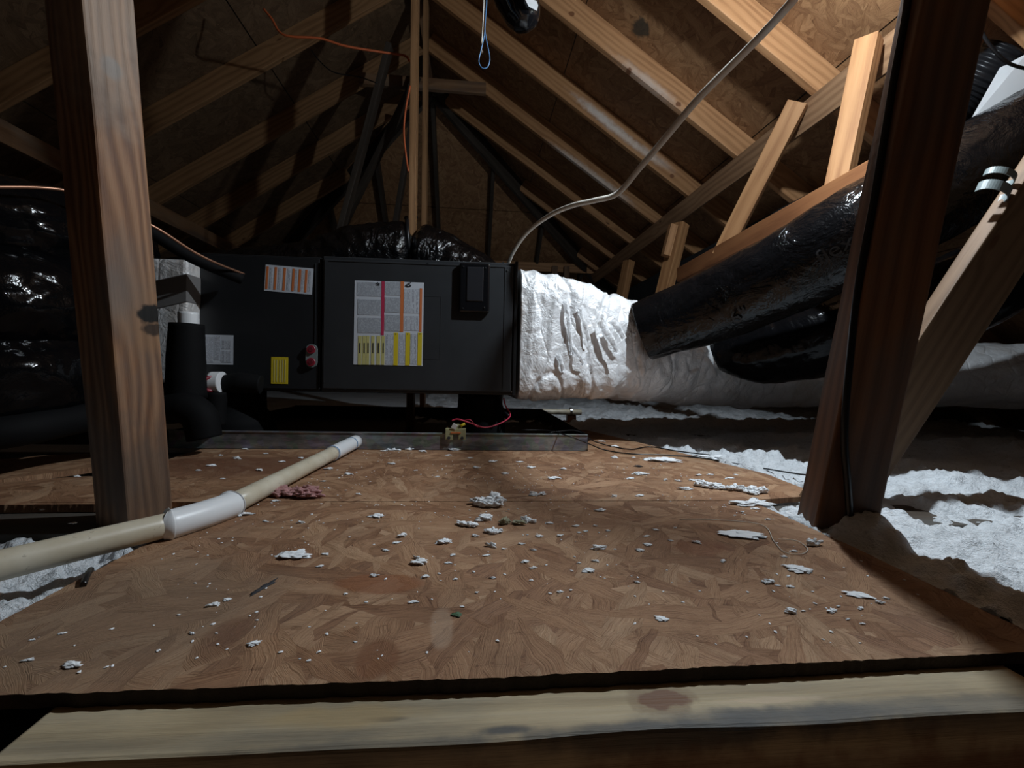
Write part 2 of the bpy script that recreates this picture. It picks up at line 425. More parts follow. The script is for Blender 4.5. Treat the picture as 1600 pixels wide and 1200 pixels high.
def slab(name, pts, mat, th=0.014, label=None):
    """flat sheathing polygon with thickness upwards; mesh local XY lies in the sheet"""
    P = [Vector(p) for p in pts]; nrm = (P[1]-P[0]).cross(P[2]-P[0]).normalized()
    if nrm.z < 0: nrm = -nrm
    x = Vector((0, 1, 0)) if abs(nrm.x) > .1 else Vector((1, 0, 0)); y = nrm.cross(x).normalized(); x = y.cross(nrm)
    Mw = Matrix((x, y, nrm)).transposed().to_4x4(); Mw.translation = P[0]; inv = Mw.inverted()
    bm = bmesh.new(); lo = [bm.verts.new(inv @ p) for p in P]; hi = [bm.verts.new(inv @ p + Vector((0, 0, th))) for p in P]
    bm.faces.new(lo[::-1]); bm.faces.new(hi)
    for i in range(len(P)):
        j = (i+1) % len(P); bm.faces.new((lo[i], lo[j], hi[j], hi[i]))
    bmesh.ops.recalc_face_normals(bm, faces=bm.faces)
    o = from_bm(name, bm, mat); o.matrix_world = Mw
    return tag(o, kind='structure')

def pr(X, Y): return (X, Y, zr(X)+lift)
YB = -2.2
# right slope in sheets 1.22 m up the slope so that dark joints show between them
def slope_sheets(side, name):
    step = 1.22*cosr; gap = 0.006; k = 0; X = 0.0
    pts = []
    xs = [0.0]
    while xs[-1] < EX: xs.append(xs[-1]+step)
    objs = []
    for i in range(len(xs)-1):
        a, b = xs[i]+(gap if i else 0), min(xs[i+1], EX+.4)
        Xa, Xb = RX+side*a, RX+side*b
        poly = [pr(Xa, YB), pr(Xb, YB), pr(Xb, hipY(Xb)+.03), pr(Xa, hipY(Xa)+.03)]
        objs.append(poly)
    return objs
def multi_slab(name, polys, mat, label):
    base = slab(name, polys[0], mat); Mi = base.matrix_world.inverted()
    bm = bmesh.new(); bm.from_mesh(base.data); nrm = Vector((0, 0, 1))
    for pl in polys[1:]:
        lo = [bm.verts.new(Mi @ Vector(p)) for p in pl]; hi = [bm.verts.new(v.co + nrm*.014) for v in lo]
        bm.faces.new(lo[::-1]); bm.faces.new(hi)
        for i in range(len(pl)):
            j = (i+1) % len(pl); bm.faces.new((lo[i], lo[j], hi[j], hi[i]))
    bmesh.ops.recalc_face_normals(bm, faces=bm.faces); bm.to_mesh(base.data); bm.free()
    base['label'] = label; return base
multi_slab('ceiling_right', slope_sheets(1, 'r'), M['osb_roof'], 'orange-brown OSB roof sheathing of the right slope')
multi_slab('ceiling_left', slope_sheets(-1, 'l'), M['osb_shaded'], 'dim OSB roof sheathing of the left slope')
def ph(X, Y): return (X, Y, RZ - HS*(Y-HY) + lift)
hy0 = HY
polys = []
for a, b in ((0, 1.0), (1.008, 2.0), (2.008, 3.3)):
    ya, yb = HY+a, HY+b
    polys.append([ph(RX-a/HK-.02, ya), ph(RX+a/HK+.02, ya), ph(RX+b/HK+.02, yb), ph(RX-b/HK-.02, yb)])
multi_slab('ceiling_back', polys, M['osb_roof'], 'OSB sheathing of the hip end at the far end of the attic')

def felt(name, poly):
    o = slab(name, [(p[0], p[1], p[2]+.03) for p in poly], M['felt']); return o
felt('ceiling_felt_right', [pr(RX-.02, YB), pr(RX+EX+.4, YB), pr(RX+EX+.4, hipY(RX+EX+.4)+.1), pr(RX-.02, HY+.1)])
felt('ceiling_felt_left', [pr(RX, YB), pr(RX-EX-.4, YB), pr(RX-EX-.4, hipY(RX-EX-.4)+.1), pr(RX, HY+.1)])
felt('ceiling_felt_back', [ph(RX-.1, HY), ph(RX+.1, HY), ph(RX+3.5/HK, HY+3.5), ph(RX-3.5/HK, HY+3.5)])
# ridge board
o = beam('ridge_board', (RX, YB, RZ+.10), (RX, HY+.02, RZ+.10), .038, .22, M['pine_old'])
tag(o, 'long ridge board at the peak where both roof slopes meet', 'ridge board')

def rafter(side, Yb, Xe, mat, label, group, top=None, warp=0.0):
    """common rafter: lower edge lies in the slope plane, far face at Yb"""
    yc = Yb - .019
    X0 = RX + side*.02
    if yc > HY: X0 = RX + side*((yc-HY)/HK + .03)
    dz = lift/2
    o = beam('rafter', (X0, yc, zr(X0)+dz), (Xe, yc, zr(Xe)+dz), .038, RD, mat, up=(0, 0, 1), bev=.003)
    tag(o, label, 'rafter', group)
    return o
ordr = ['nearest', 'second', 'third', 'fourth', 'fifth', 'sixth', 'seventh']
YR = [1.363, 1.963, 2.575, 3.170, 3.768, 4.365, 4.960, 5.560]
rl = ['rafter above the dark leaning post in the top right corner', 'brightest pale pine rafter ending at the purlin near the top right',
      'knotty pine rafter crossing from top centre to the purlin, grey cord passing in front', 'pine rafter with whitish scuffs, third bright one from the top right',
      'pine rafter with blotchy white frost-like scuffs, fourth bright one from the top right', 'thin right slope rafter starting at the top of the hip rafter',
      'short dim rafter running from the hip rafter to the purlin', 'shortest visible rafter low beside the foot of the hip rafter']
for i, y in enumerate(YR):
    rafter(1, y, 4.2, M['pine_pale'] if i in (0, 1, 2) else M['pine'], rl[i], 'rafters of the right roof slope')
ll = [None, 'near left slope rafter crossing the frame top, behind the left post', 'left slope rafter just right of the left post, upper of the row',
      'left slope rafter that the orange cable crosses', 'left slope rafter meeting the collar tie', 'left slope rafter below the collar tie, dim',
      'lowest visible left slope rafter above the black duct']
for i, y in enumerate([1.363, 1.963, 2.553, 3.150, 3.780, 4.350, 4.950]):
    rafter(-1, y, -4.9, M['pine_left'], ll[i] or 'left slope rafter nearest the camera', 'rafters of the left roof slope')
# hip rafters and the jacks of the hip end
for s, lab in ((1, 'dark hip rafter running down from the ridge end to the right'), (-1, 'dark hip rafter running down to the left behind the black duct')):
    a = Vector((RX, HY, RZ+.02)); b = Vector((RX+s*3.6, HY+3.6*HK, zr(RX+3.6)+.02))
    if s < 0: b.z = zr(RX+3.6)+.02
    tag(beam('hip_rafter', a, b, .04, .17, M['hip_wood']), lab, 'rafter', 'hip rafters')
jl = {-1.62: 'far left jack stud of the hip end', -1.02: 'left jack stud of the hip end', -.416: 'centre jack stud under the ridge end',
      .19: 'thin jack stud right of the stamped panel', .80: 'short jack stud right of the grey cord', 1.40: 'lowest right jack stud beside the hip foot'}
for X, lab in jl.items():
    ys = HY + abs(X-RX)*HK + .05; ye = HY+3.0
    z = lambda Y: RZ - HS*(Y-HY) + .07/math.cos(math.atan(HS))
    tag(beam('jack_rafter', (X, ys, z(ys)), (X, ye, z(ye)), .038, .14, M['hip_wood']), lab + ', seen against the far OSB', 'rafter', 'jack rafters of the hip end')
# collar tie
zc = 2.60
tag(beam('collar_tie', (RX-(RZ-zc)/T*1.0-.05, 3.70, zc), (RX+(RZ-zc)/T+.03, 3.70, zc), .038, .089, M['pine_old']), 'short horizontal collar tie across the peak behind the king posts', 'collar tie')
# king posts
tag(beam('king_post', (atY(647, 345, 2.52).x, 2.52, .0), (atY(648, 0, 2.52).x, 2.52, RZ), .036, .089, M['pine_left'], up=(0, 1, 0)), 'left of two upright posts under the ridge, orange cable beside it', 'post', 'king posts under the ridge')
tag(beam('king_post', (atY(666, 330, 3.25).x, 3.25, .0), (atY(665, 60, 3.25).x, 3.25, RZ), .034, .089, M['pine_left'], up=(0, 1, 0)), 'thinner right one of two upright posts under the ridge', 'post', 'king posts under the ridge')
# blackened bars added left of the king posts, standing mostly for shadows
for a, b, lab in (((-1.45, 4.3, 1.1), (-.46, 3.6, 2.6), 'dark diagonal bar added as a shadow, rising to the left end of the collar tie'),
                  ((-.80, 4.1, .9), (-.50, 3.8, 2.5), 'dark steep bar added as a shadow left of the king posts'),
                  ((-1.02, 3.4, 1.1), (-.62, 3.3, 2.60), 'dark upright bar added as a shadow crossing the orange cable')):
    tag(beam('shadow_bar', a, b, .038, .089, M['hip_wood'], up=(0, 1, 0)), lab, 'brace', 'shadow bars near the king posts')

# purlins
o = beam('purlin', (1.555, -1.2, zr(1.555)-.045), (1.555, 5.72, zr(1.555)-.045), .038, .115, M['purlin_wood'], up=(-.45, 0, .9)); o.rotation_euler = o.rotation_euler
tag(o, 'long purlin under the right slope rafters, brighter towards the top right', 'purlin')
tag(beam('purlin', (-2.1, 5.66, 1.655), (1.62, 5.66, 1.655), .038, .11, M['pine_pale']), 'horizontal purlin across the hip end above the white duct', 'purlin')
lpx = -2.45
tag(beam('purlin', (lpx, -1.0, zr(lpx)-.06), (lpx, 5.6, zr(lpx)-.06), .038, .12, M['pine_old']), 'dim purlin under the left slope, beyond the left post', 'purlin')
for X, lab in ((1.02, 'left upright under the hip end purlin'), (1.17, 'right upright under the hip end purlin')):
    tag(beam('purlin_strut', (X, 5.6, -.1), (X, 5.6, 1.66), .07, .06, M['pine_old'], up=(0, 1, 0)), lab, 'strut', 'struts of the hip end purlin')

def strut(px0, Y0, X0, px1, Y1, wd, ht, mat, lab, up=(0, 1, 0), roll=0):
    a = atY(*px0, Y0); b = atY(*px1, Y1)
    o = beam('purlin_strut', b, a, wd, ht, mat, up=up, roll=roll)
    return tag(o, lab, 'strut', 'struts of the right purlin')
strut((1247, 160), 1.97, 0, (1126, 400), 2.33, .05, .085, M['pine'], 'slanting round-edged strut from the purlin to the reddish board, with dark specks', roll=.9)
strut((1358, 62), 1.58, 0, (1308, 300), 1.62, .068, .075, M['pine'], 'broad pale strut from the purlin to the reddish board, left of the dark leaning post', roll=.55)
strut((1064, 350), 3.05, 0, (1022, 520), 3.05, .075, .089, M['pine'], 'short nailed strut with a wood block on it, above the white duct', roll=.5)
strut((983, 408), 4.1, 0, (968, 480), 4.1, .07, .089, M['pine'], 'short plain strut left of the nailed strut', roll=.4)
b0 = atY(1052, 352, 3.0); b1 = atY(1040, 400, 3.0)
tag(beam('wood_block', b1, b0, .05, .05, M['pine_pale'], up=(0, 1, 0)), 'small wood block nailed on the short strut above the white duct', 'block')
# reddish runner board
a = atX(1062, 430, 1.31); b = atX(1430, 237, 1.31)
o = tag(beam('runner_board', a, b, .038, .089, M['red_wood']), 'reddish brown board running along above the black flexible duct', 'board')
# near-black panel behind the purlin
box('wall_right', 1.88, 1.90, 1.75, 6.0, .78, 1.36, M['felt'])
tag(bpy.data.objects['wall_right'], 'dark panel behind the purlin struts', kind='structure')
# perimeter closing boards
box('wall_left', -4.4, -4.36, -2.2, 7.5, -.2, .45, M['felt']); tag(bpy.data.objects['wall_left'], kind='structure')
box('wall_far', -4.4, 4.4, 7.10, 7.14, -.2, .7, M['felt']); tag(bpy.data.objects['wall_far'], kind='structure')
box('wall_behind', -4.4, 4.4, -2.24, -2.2, -.2, 3.2, M['felt']); tag(bpy.data.objects['wall_behind'], kind='structure')
bm = bmesh.new(); add_box(bm, -4.4, 4.4, .42, 7.2, -.24, -.20); add_box(bm, -4.4, -1.0, -2.2, .42, -.24, -.2); add_box(bm, 1.0, 4.4, -2.2, .42, -.24, -.2); add_box(bm, -1, 1, -2.2, -.9, -.24, -.2)
tag(from_bm('floor', bm, M['felt']), kind='structure')

# ================================================================ FLOOR FRAMING AND DECK
# header of the hatch, right in front of the camera
hd = beam('hatch_header', (gz(42, 1138, -.014).x, .4195, -.014-.07), (gz(1628, 1070, -.014).x, .4215, -.014-.07), .080, .14, M['rail_wood'], warp=.0035, bev=.004)
tag(hd, 'weathered pale lumber header with a round knot in the foreground', 'beam')
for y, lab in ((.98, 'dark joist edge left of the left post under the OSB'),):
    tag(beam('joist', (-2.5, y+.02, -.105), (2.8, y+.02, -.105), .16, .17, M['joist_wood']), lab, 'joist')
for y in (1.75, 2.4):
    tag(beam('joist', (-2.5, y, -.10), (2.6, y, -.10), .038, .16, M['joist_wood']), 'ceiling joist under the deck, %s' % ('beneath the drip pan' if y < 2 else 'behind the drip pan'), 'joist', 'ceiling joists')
# near sheet
q = [(-.545, .443), (.045, .4405), (.69, .448), (.706, .75), (.70, 1.05), (-.545, 1.056)]
tag(prism('osb_sheet', q, -.0135, 0, M['osb_deck'], jag=.004, edge=M['osb_edge_shaded']), 'large front OSB deck sheet with scattered white crumbs', 'board', 'OSB deck sheets')
q = [(-.95, 1.060), (.70, 1.054), (.93, 1.10), (.95, 1.35), (.80, 1.9), (.64, 2.42), (-1.02, 2.55)]
o = tag(prism('osb_sheet', q, -.0135, 0, M['osb_deck'], jag=.0035), 'rear OSB deck sheet under the metal drip pan', 'board', 'OSB deck sheets')
q = [tuple(gz(x, y, 0)[:2]) for x, y in ((-140, 788), (150, 790), (175, 752), (150, 742), (-140, 782-10))]
q = [tuple(gz(*p, 0)[:2]) for p in ((-200, 790), (268, 786), (262, 742), (120, 744), (-200, 788-18))]
tag(prism('osb_offcut', q, -.018, -.001, M['osb_deck'], jag=.004), 'tapering OSB offcut left of the left post, lower one', 'board', 'OSB offcuts beside the deck')
q = [tuple(gz(*p, 0)[:2]) for p in ((-200, 765), (-100, 730), (60, 714), (230, 706), (262, 716), (160, 730), (0, 752), (-150, 774))]
tag(prism('osb_offcut', q, -.012, .004, M['osb_deck'], jag=.003), 'greyish OSB offcut left of the left post, upper one', 'board', 'OSB offcuts beside the deck')
# big single flakes that stand out in the deck's surface
# ---------------------------------------------------------------- blown insulation
def under_deck(x, y):
    """signed distance-like value: positive inside the deck footprint"""
    dx = min(x+.545, .70-x); dy = y-.43
    if y > 1.055:
        right = .95 if y < 1.35 else .95-(y-1.35)*.29
        dx = min(x+1.0, right-x); return min(dx, 2.5-y)
    return min(dx, dy)
def ins_h(x, y):
    p = Vector((x, y, 0))
    n = noise.fractal(p*2.1, 1.0, 2.0, 3)*.030 + noise.fractal(p*7, 1.0, 2.0, 4)*.028
    v = noise.fractal(p*30, 1.0, 2.0, 4)*.008 + (.35-noise.voronoi(p*38+noise.noise_vector(p*20)*.4)[0][0])*.020 + (.35-noise.voronoi(p*85)[0][0])*.007
    v += (.35-noise.voronoi(p*17+noise.noise_vector(p*9)*.5)[0][0])*.026
    h = -.010 + n + v
    h += .045*math.exp(-((x-.80)**2+(y-.80)**2)/.0028) + .05*math.exp(-((x-1.0)**2*.6+(y-1.55)**2)/.02)
    if x > .6: h += .012*min(1, (x-.6)*2)
    h += max(0, y-2.5)*.010
    if x < -.3 and y < 1.1: h -= .012
    if x < -.5 and y > .86: h = min(h, -.045) if y > .90 else h - .02
    if x < -1.0 and 1.06 < y < 2.6: h -= .05
    if y < .455 and -.75 < x < .74: h = min(h, -.06)
    d = under_deck(x, y)
    if d > 0: h = min(h, -.03) - min(d, .03)*1.0
    elif d > -.05:
        k = 1+d/.05
        spill = noise.noise(p*14)
        h = h*(1-k) + (-.012 + max(0, spill)*.035 + v)*k if x < 0 else h*(1-k)+(.002+max(0, spill)*.03+v*.8)*k
    return h
bm = bmesh.new(); NA, NR = 560, 330; grid = []
for i in range(NR+1):
    r = .40*(9.0/.40)**(i/NR); row = []
    for j in range(NA+1):
        a = math.radians(-62 + 130*j/NA)
        x, y = r*math.sin(a), r*math.cos(a)
        row.append(bm.verts.new((x, y, ins_h(x, y))))
    grid.append(row)
for i in range(NR):
    for j in range(NA):
        vs = (grid[i][j], grid[i][j+1], grid[i+1][j+1], grid[i+1][j])
        c = sum((v.co for v in vs), Vector())/4
        if c.x < -4.3 or c.x > 3.75 or c.y > 7.0: continue
        if -.52 < c.x < .66 and .47 < c.y < 2.3: continue
        if -.9 < c.x < .74 and c.y < .52: continue
        f = bm.faces.new(vs); f.smooth = True
loose = [v for v in bm.verts if not v.link_faces]; bmesh.ops.delete(bm, geom=loose, context='VERTS')
tag(from_bm('blown_insulation', bm, M['insul']), 'white fluffy blown insulation filling the joist bays beside the deck', 'insulation', kind='stuff')

# ================================================================ POSTS
def post(name, pb, pt, wd, ht, rz, mat, warp=.002):
    pb, pt = Vector(pb), Vector(pt); d = (pt-pb); L = d.length; z = d.normalized()
    x0 = Vector((math.cos(rz), math.sin(rz), 0)); y = z.cross(x0).normalized(); x = y.cross(z)
    bm = bmesh.new(); add_box(bm, 0, L, -wd/2, wd/2, -ht/2, ht/2, 0, .004)
    es = [e for e in bm.edges if abs(e.verts[0].co.x-e.verts[1].co.x) > L*.5]
    bmesh.ops.subdivide_edges(bm, edges=es, cuts=int(L/.03))
    for v in bm.verts:
        n = noise.noise_vector(Vector((v.co.x*4, v.co.y*10, v.co.z*10+pb.x*3))); v.co.y += n.y*warp; v.co.z += n.z*warp
    o = from_bm(name, bm, mat)
    Mw = Matrix((z, x, y)).transposed().to_4x4(); Mw.translation = pb; o.matrix_world = Mw
    return o
lb = atY(212, 812, .985); lt = atY(141, 0, .90)
lb, lt2 = lb - (lt-lb)*.05, lb + (lt-lb)*2.2
o = post('support_post', lb, lt2, .098, .085, -.40, M['post_wood'])
tag(o, 'stout brown wood post with a dark knot at the left, standing by the white pipe', 'post')
rb = Vector((.772, .885, -.06)); rt = atY(1474, 0, .81)
rt2 = rb + (rt-rb)*1.32
o = post('support_post', rb, rt2, .112, .09, -.30, M['post_dark'])
tag(o, 'dark leaning wood post at the right with a black cable along it', 'post')
# brace leaning to the upper right, behind the post
bb = Vector((.935, 1.09, -.05)); bt = atY(1662, 240, 1.07)
o = post('post_brace', bb, bb+(bt-bb)*1.3, .17, .042, .12, M['brace_wood'], .0012)
tag(o, 'dark wide brace leaning right behind the dark post, its thin upper edge lit', 'brace')
pa = atY(1440, 520, 1.07); pb_ = atY(1590, 190, 1.06)
# grey strap clip on the brace
c0 = atY(1556, 288, 1.06)
bm = bmesh.new()
dirb = (pb_-pa).normalized(); sx = dirb.cross(Vector((0, 1, 0))).normalized()
def arc_band(bm, c, ax, rx, ry, w_, th=.003, a0=-60, a1=240, n=24):
    ex = ax.cross(Vector((0, 1, 0))).normalized(); ey = ax.cross(ex).normalized()
    prev = None
    for i in range(n+1):
        a = math.radians(a0+(a1-a0)*i/n); ring = []
        for s, rr in ((-1, 1), (1, 1), (1, 1+th/rx), (-1, 1+th/rx)):
            ring.append(bm.verts.new(c + ax*s*w_/2 + ex*math.cos(a)*rx*rr + ey*math.sin(a)*ry*rr))
        if prev:
            for k in range(4): bm.faces.new((prev[k], prev[(k+1) % 4], ring[(k+1) % 4], ring[k]))
        else: bm.faces.new(ring)
        prev = ring
    bm.faces.new(prev[::-1])
arc_band(bm, c0+dirb*.020, dirb, .034, .026, .018, a0=-20, a1=200); arc_band(bm, c0-dirb*.022, dirb, .036, .028, .026, a0=-20, a1=200)
bmesh.ops.recalc_face_normals(bm, faces=bm.faces)
tag(from_bm('duct_strap', bm, M['strap_grey'], smooth=False), 'bent grey plastic strap around the pale brace', 'strap')
# black cable down the dark post
from mathutils.bvhtree import BVHTree
def on(o, x, y, lift_=0.0):
    Mw = o.matrix_world; me = o.data
    tr = BVHTree.FromPolygons([Mw @ v.co for v in me.vertices], [list(p.vertices) for p in me.polygons])
    h = tr.ray_cast(CP, ray(x, y).normalized()); return (h[0] + h[1]*lift_) if h[0] else None
bpy.context.view_layer.update()
RPO = bpy.data.objects['support_post.001']
pts = [p for p in (on(RPO, x, y, .005) for x, y in ((1424, -30), (1420, 20), (1400, 130), (1372, 300), (1345, 450), (1328, 560), (1319, 640), (1318, 700), (1322, 750), (1325, 790), (1328, 820))) if p]
pts.append(pts[-1] + (pts[-1]-pts[-2])*1.0)
tag(tube('black_cable', pts, .0068, M['cable_black'], n=60, sides=10), 'thick black cable running down the face of the dark leaning post', 'cable')

# ================================================================ FURNACE
FR = math.radians(-1.7); FO = Vector((.175, 1.80, 0))
fux = Vector((math.cos(FR), math.sin(FR), 0)); fuy = Vector((-math.sin(FR), math.cos(FR), 0))
fur = empty('furnace', (FO.x, FO.y, .215), FR)
tag(fur, 'long dark grey horizontal furnace cabinet with warning stickers', 'furnace')
def fl(x, y, depth=0.0):
    """image point on the cabinet's front -> local (u, z)"""
    d = ray(x, y); o_ = FO + fuy*depth; k = (o_-CP).dot(fuy)/d.dot(fuy); p = CP+d*k
    q_ = p-FO; return q_.dot(fux), p.z-.215
uL = fl(296, 500)[0]; uS = fl(501, 500)[0]; z_top = fl(650, 405)[1]; z_bot = 0.0
Dp = .56
o = box('burner_cabinet', uS+.004, 0, .004, Dp, z_bot, z_top, M['steel_grey'], fur, .004)
o = box('coil_cabinet', uL, uS-.004, .012, Dp, z_bot-.0, z_top-.004, M['steel_dark'], fur, .004)
# door panel with pressed border and embossed rectangle
bm = bmesh.new(); a0, a1 = uS+.012, -.014
add_box(bm, a0, a1, -.006, .005, .012, z_top-.014, 0, .003)
e0, e1 = fl(640, 462), fl(688, 562)
for (xa, xb, za, zb) in ((e0[0], e1[0], e0[1]-.002, e0[1]), (e0[0], e1[0], e1[1], e1[1]+.002), (e1[0]-.002, e1[0], e1[1], e0[1])):
    add_box(bm, xa, xb, -.0068, -.004, za, zb, 0, .0004)
k = fl(790, 418)
add_box(bm, a0+.02, k[0], -.0085, -.004, k[1]-.002, k[1], 0, .0008)
add_box(bm, k[0]-.002, k[0], -.0085, -.004, .03, k[1], 0, .0008)
from_bm('door_panel', bm, M['steel_grey'], fur)
bm = bmesh.new(); add_box(bm, uL+.01, uS-.010, .006, .014, .008, z_top-.012, 0, .002)
x1 = fl(492, 500)[0]; add_box(bm, x1-.002, x1, .003, .008, .15, z_top-.03, 0, .0008)
from_bm('coil_panel', bm, M['steel_dark'], fur)
box('corner_flange', -.008, .004, -.010, .03, .0, z_top+.004, M['steel_dark'], fur, .001)
# vent with dark sight glass
v0, v1 = fl(717, 489), fl(766, 414)
bm = bmesh.new(); add_box(bm, v0[0], v1[0], -.026, -.005, v0[1], v1[1], 0, .007)
vent = from_bm('sight_glass_frame', bm, M['black_gloss'], fur)
w0, w1 = fl(729, 472), fl(756, 420)
box('sight_glass', w0[0], w1[0], -.029, -.024, w0[1], w1[1], M['glass_dark'], vent, .003)
for px in ((725, 419), (759, 421), (724, 483), (757, 482)):
    u_, z_ = fl(*px); cyl('screw', (u_, -.0265, z_), (u_, -.0295, z_), .0022, M['chrome'], vent, 10)
for i, px in enumerate(((669, 412), (786, 411), (793, 423), (799, 612), (500, 607), (507, 598), (540, 608), (667, 609))):
    u_, z_ = fl(*px); cyl('screw', (u_, -.006, z_), (u_, -.0095, z_), .0032, M['chrome'] if i in (2, 3) else M['steel_dark'], fur, 10)
# big warning sticker
def lf(px): return fl(*px)
def sticker(name, p0, p1, mat, depth=-.0068, tilt=0, label=None):
    (xa, za), (xb, zb) = fl(*p0), fl(*p1)
    o = box(name, min(xa, xb), max(xa, xb), depth-.0006, depth+.0004, min(za, zb), max(za, zb), mat, fur, 0)
    if label: o['label'] = label
    return o
st = sticker('warning_sticker', (555, 438.5), (660.5, 572), M['paper'], label='large white warning sticker with red, orange and yellow bars')
def sub(par, name, p0, p1, mat, depth):
    (xa, za), (xb, zb) = fl(*p0), fl(*p1)
    o = box(name, min(xa, xb), max(xa, xb), depth-.0004, depth+.0004, min(za, zb), max(za, zb), mat, par, 0); return o
dd = -.0078
for p0, p1 in (((559, 441), (595.5, 464)), ((560, 468), (595.5, 493)), ((560, 496.5), (595.5, 521)), ((602, 441), (625.5, 462)), ((602, 465), (625.5, 489)), ((602, 492), (625.5, 518))):
    sub(st, 'text_block', p0, p1, M['print_dense'], dd)
for p0, p1 in (((632, 452), (655, 490)), ((632, 494), (655, 517)), ((603, 522), (615, 569)), ((624, 522), (633, 569)), ((642, 522), (652, 569))):
    sub(st, 'text_block', p0, p1, M['print_loose'], dd)
sub(st, 'red_bar', (597, 440), (600.5, 524), M['red_print'], dd)
sub(st, 'orange_bar', (626.5, 440), (630.5, 519), M['orange_print'], dd)
sub(st, 'orange_bar', (656.5, 451), (659, 519), M['orange_print'], dd)
for a, b in ((616, 622), (634.5, 640.5), (653.5, 659)): sub(st, 'yellow_bar', (a, 520), (b, 571), M['yellow_print'], dd)
for a, b in ((560.5, 565.5), (567.5, 572), (573.5, 577.5), (581, 585.5), (589.5, 594.5), (597, 601)): sub(st, 'yellow_bar', (a, 525), (b, 570), M['yellow_pale'], dd)
for a in (562, 569, 575, 582.5, 591, 598.5):
    sub(st, 'caution_word', (a+.3, 536), (a+1.8, 552), M['ink'], dd-.0006)
for a in (618.5, 637, 656): 
    xa, za = fl(a+.5, 521.5)
    bm = bmesh.new(); vs = [bm.verts.new(v) for v in ((xa-.003, dd-.001, za), (xa+.003, dd-.001, za), (xa, dd-.001, za-.005))]; bm.faces.new(vs)
    from_bm('warning_triangle', bm, M['ink'], st)
# oval emblem and hand symbol
xa, za = fl(638.5, 447)
bm = bmesh.new(); r_ = bmesh.ops.create_circle(bm, cap_ends=True, segments=28, radius=1)
for v in bm.verts: v.co = Vector((xa+v.co.x*.012, dd-.001, za+v.co.y*.0058))
from_bm('oval_emblem', bm, M['ink'], st)
bm = bmesh.new(); add_box(bm, xa-.003, xa+.003, dd-.002, dd-.0012, za-.001, za+.002); from_bm('emblem_letter', bm, M['paper'], st)
bm = bmesh.new(); add_box(bm, xa-.001, xa+.009, dd-.0014, dd-.0008, za+.009, za+.0115); add_box(bm, xa+.006, xa+.0105, dd-.0014, dd-.0008, za+.011, za+.0135); from_bm('script_mark', bm, M['ink'], st)
xa, za = fl(591, 444.5)
bm = bmesh.new()
for k in range(5):
    t_ = k/5*2*math.pi+.3; add_box(bm, xa+math.cos(t_)*.005-.0018, xa+math.cos(t_)*.005+.0018, dd-.0014, dd-.0008, za+math.sin(t_)*.0055-.0018, za+math.sin(t_)*.0055+.0018)
add_box(bm, xa-.0015, xa+.007, dd-.0014, dd-.0008, za-.0028, za+.0015)
from_bm('hazard_symbol', bm, M['ink'], st)
# tilted orange-barred sticker on the coil panel
c = fl(450.5, 436.5); hw = (fl(488, 440)[0]-fl(413, 440)[0])/2; hh = (fl(450, 416)[1]-fl(450, 457)[1])/2
sh = empty('x'); bpy.data.objects.remove(sh)
so = box('caution_sticker', -hw, hw, -.0004, .0004, -hh, hh, M['paper'], fur, 0); so.location = (c[0], .0050, c[1]); so.rotation_euler = (0, math.radians(3.0), 0)
so['label'] = 'white sticker with six orange bars'
for k, px in enumerate((416, 429, 443, 457, 467, 477)):
    u0 = fl(px, 437)[0]-c[0]; wdt = .0085
    box('orange_bar', u0-wdt*.4, u0+wdt*.6, -.0012, -.0006, -hh*.86, hh*.86, M['orange_print'], so, 0)
for k, px in enumerate((422.5, 436, 450, 462, 472, 483)):
    u0 = fl(px, 437)[0]-c[0]
    box('text_block', u0-.005, u0+.005, -.0010, -.0005, -hh*.8, hh*.8, M['print_loose'], so, 0)
ys = sticker('yellow_sticker', (423, 557.5), (449, 600), M['yellow_print'], .0050, label='plain yellow sticker')
for px in (427, 431, 436, 440, 444): 
    (xa, za), (xb, zb) = fl(px, 562), fl(px+1.2, 597); box('text_line', xa, xb, .0036, .0042, zb, za, M['yellow_pale'], ys, 0)
gs = sticker('rating_plate', (316.5, 522.5), (363, 570), M['paper'], .0050, label='pale grey rating label')
for p0, p1 in (((319, 526), (332, 566)), ((334, 525), (343, 562)), ((345, 532), (360, 545)), ((345, 548), (360, 566))):
    sub(gs, 'text_block', p0, p1, M['print_loose'], .0038)
# refrigerant stub plate with two red plugs
(p0x, p0z), (p1x, p1z) = fl(478, 574), fl(496, 538); mx = (p0x+p1x)/2; rr = (p1x-p0x)/2
bm = bmesh.new(); N_ = 20; front = []; back = []
for i in range(N_*2+2):
    if i <= N_: a = math.pi*i/N_; cz = p1z-rr
    else: a = math.pi + math.pi*(i-N_-1)/N_; cz = p0z+rr
    front.append(bm.verts.new((mx+math.cos(a)*rr, -.004, cz+math.sin(a)*rr))); back.append(bm.verts.new((mx+math.cos(a)*rr, .008, cz+math.sin(a)*rr)))
bm.faces.new(front)
for i in range(len(front)): j = (i+1) % len(front); bm.faces.new((front[i], front[j], back[j], back[i]))
bmesh.ops.recalc_face_normals(bm, faces=bm.faces)
pp = from_bm('stub_plate', bm, M['strap_grey'], fur)
for cz in (p1z-rr, p0z+rr):
    pl = cyl('red_plug', (mx, -.010, cz), (mx, .004, cz), rr*.76, M['red_plastic'], pp, 20, bev=.001)
    cyl('plug_centre', (mx, -.0115, cz), (mx, -.009, cz), rr*.4, M['red_dark'], pl, 14)

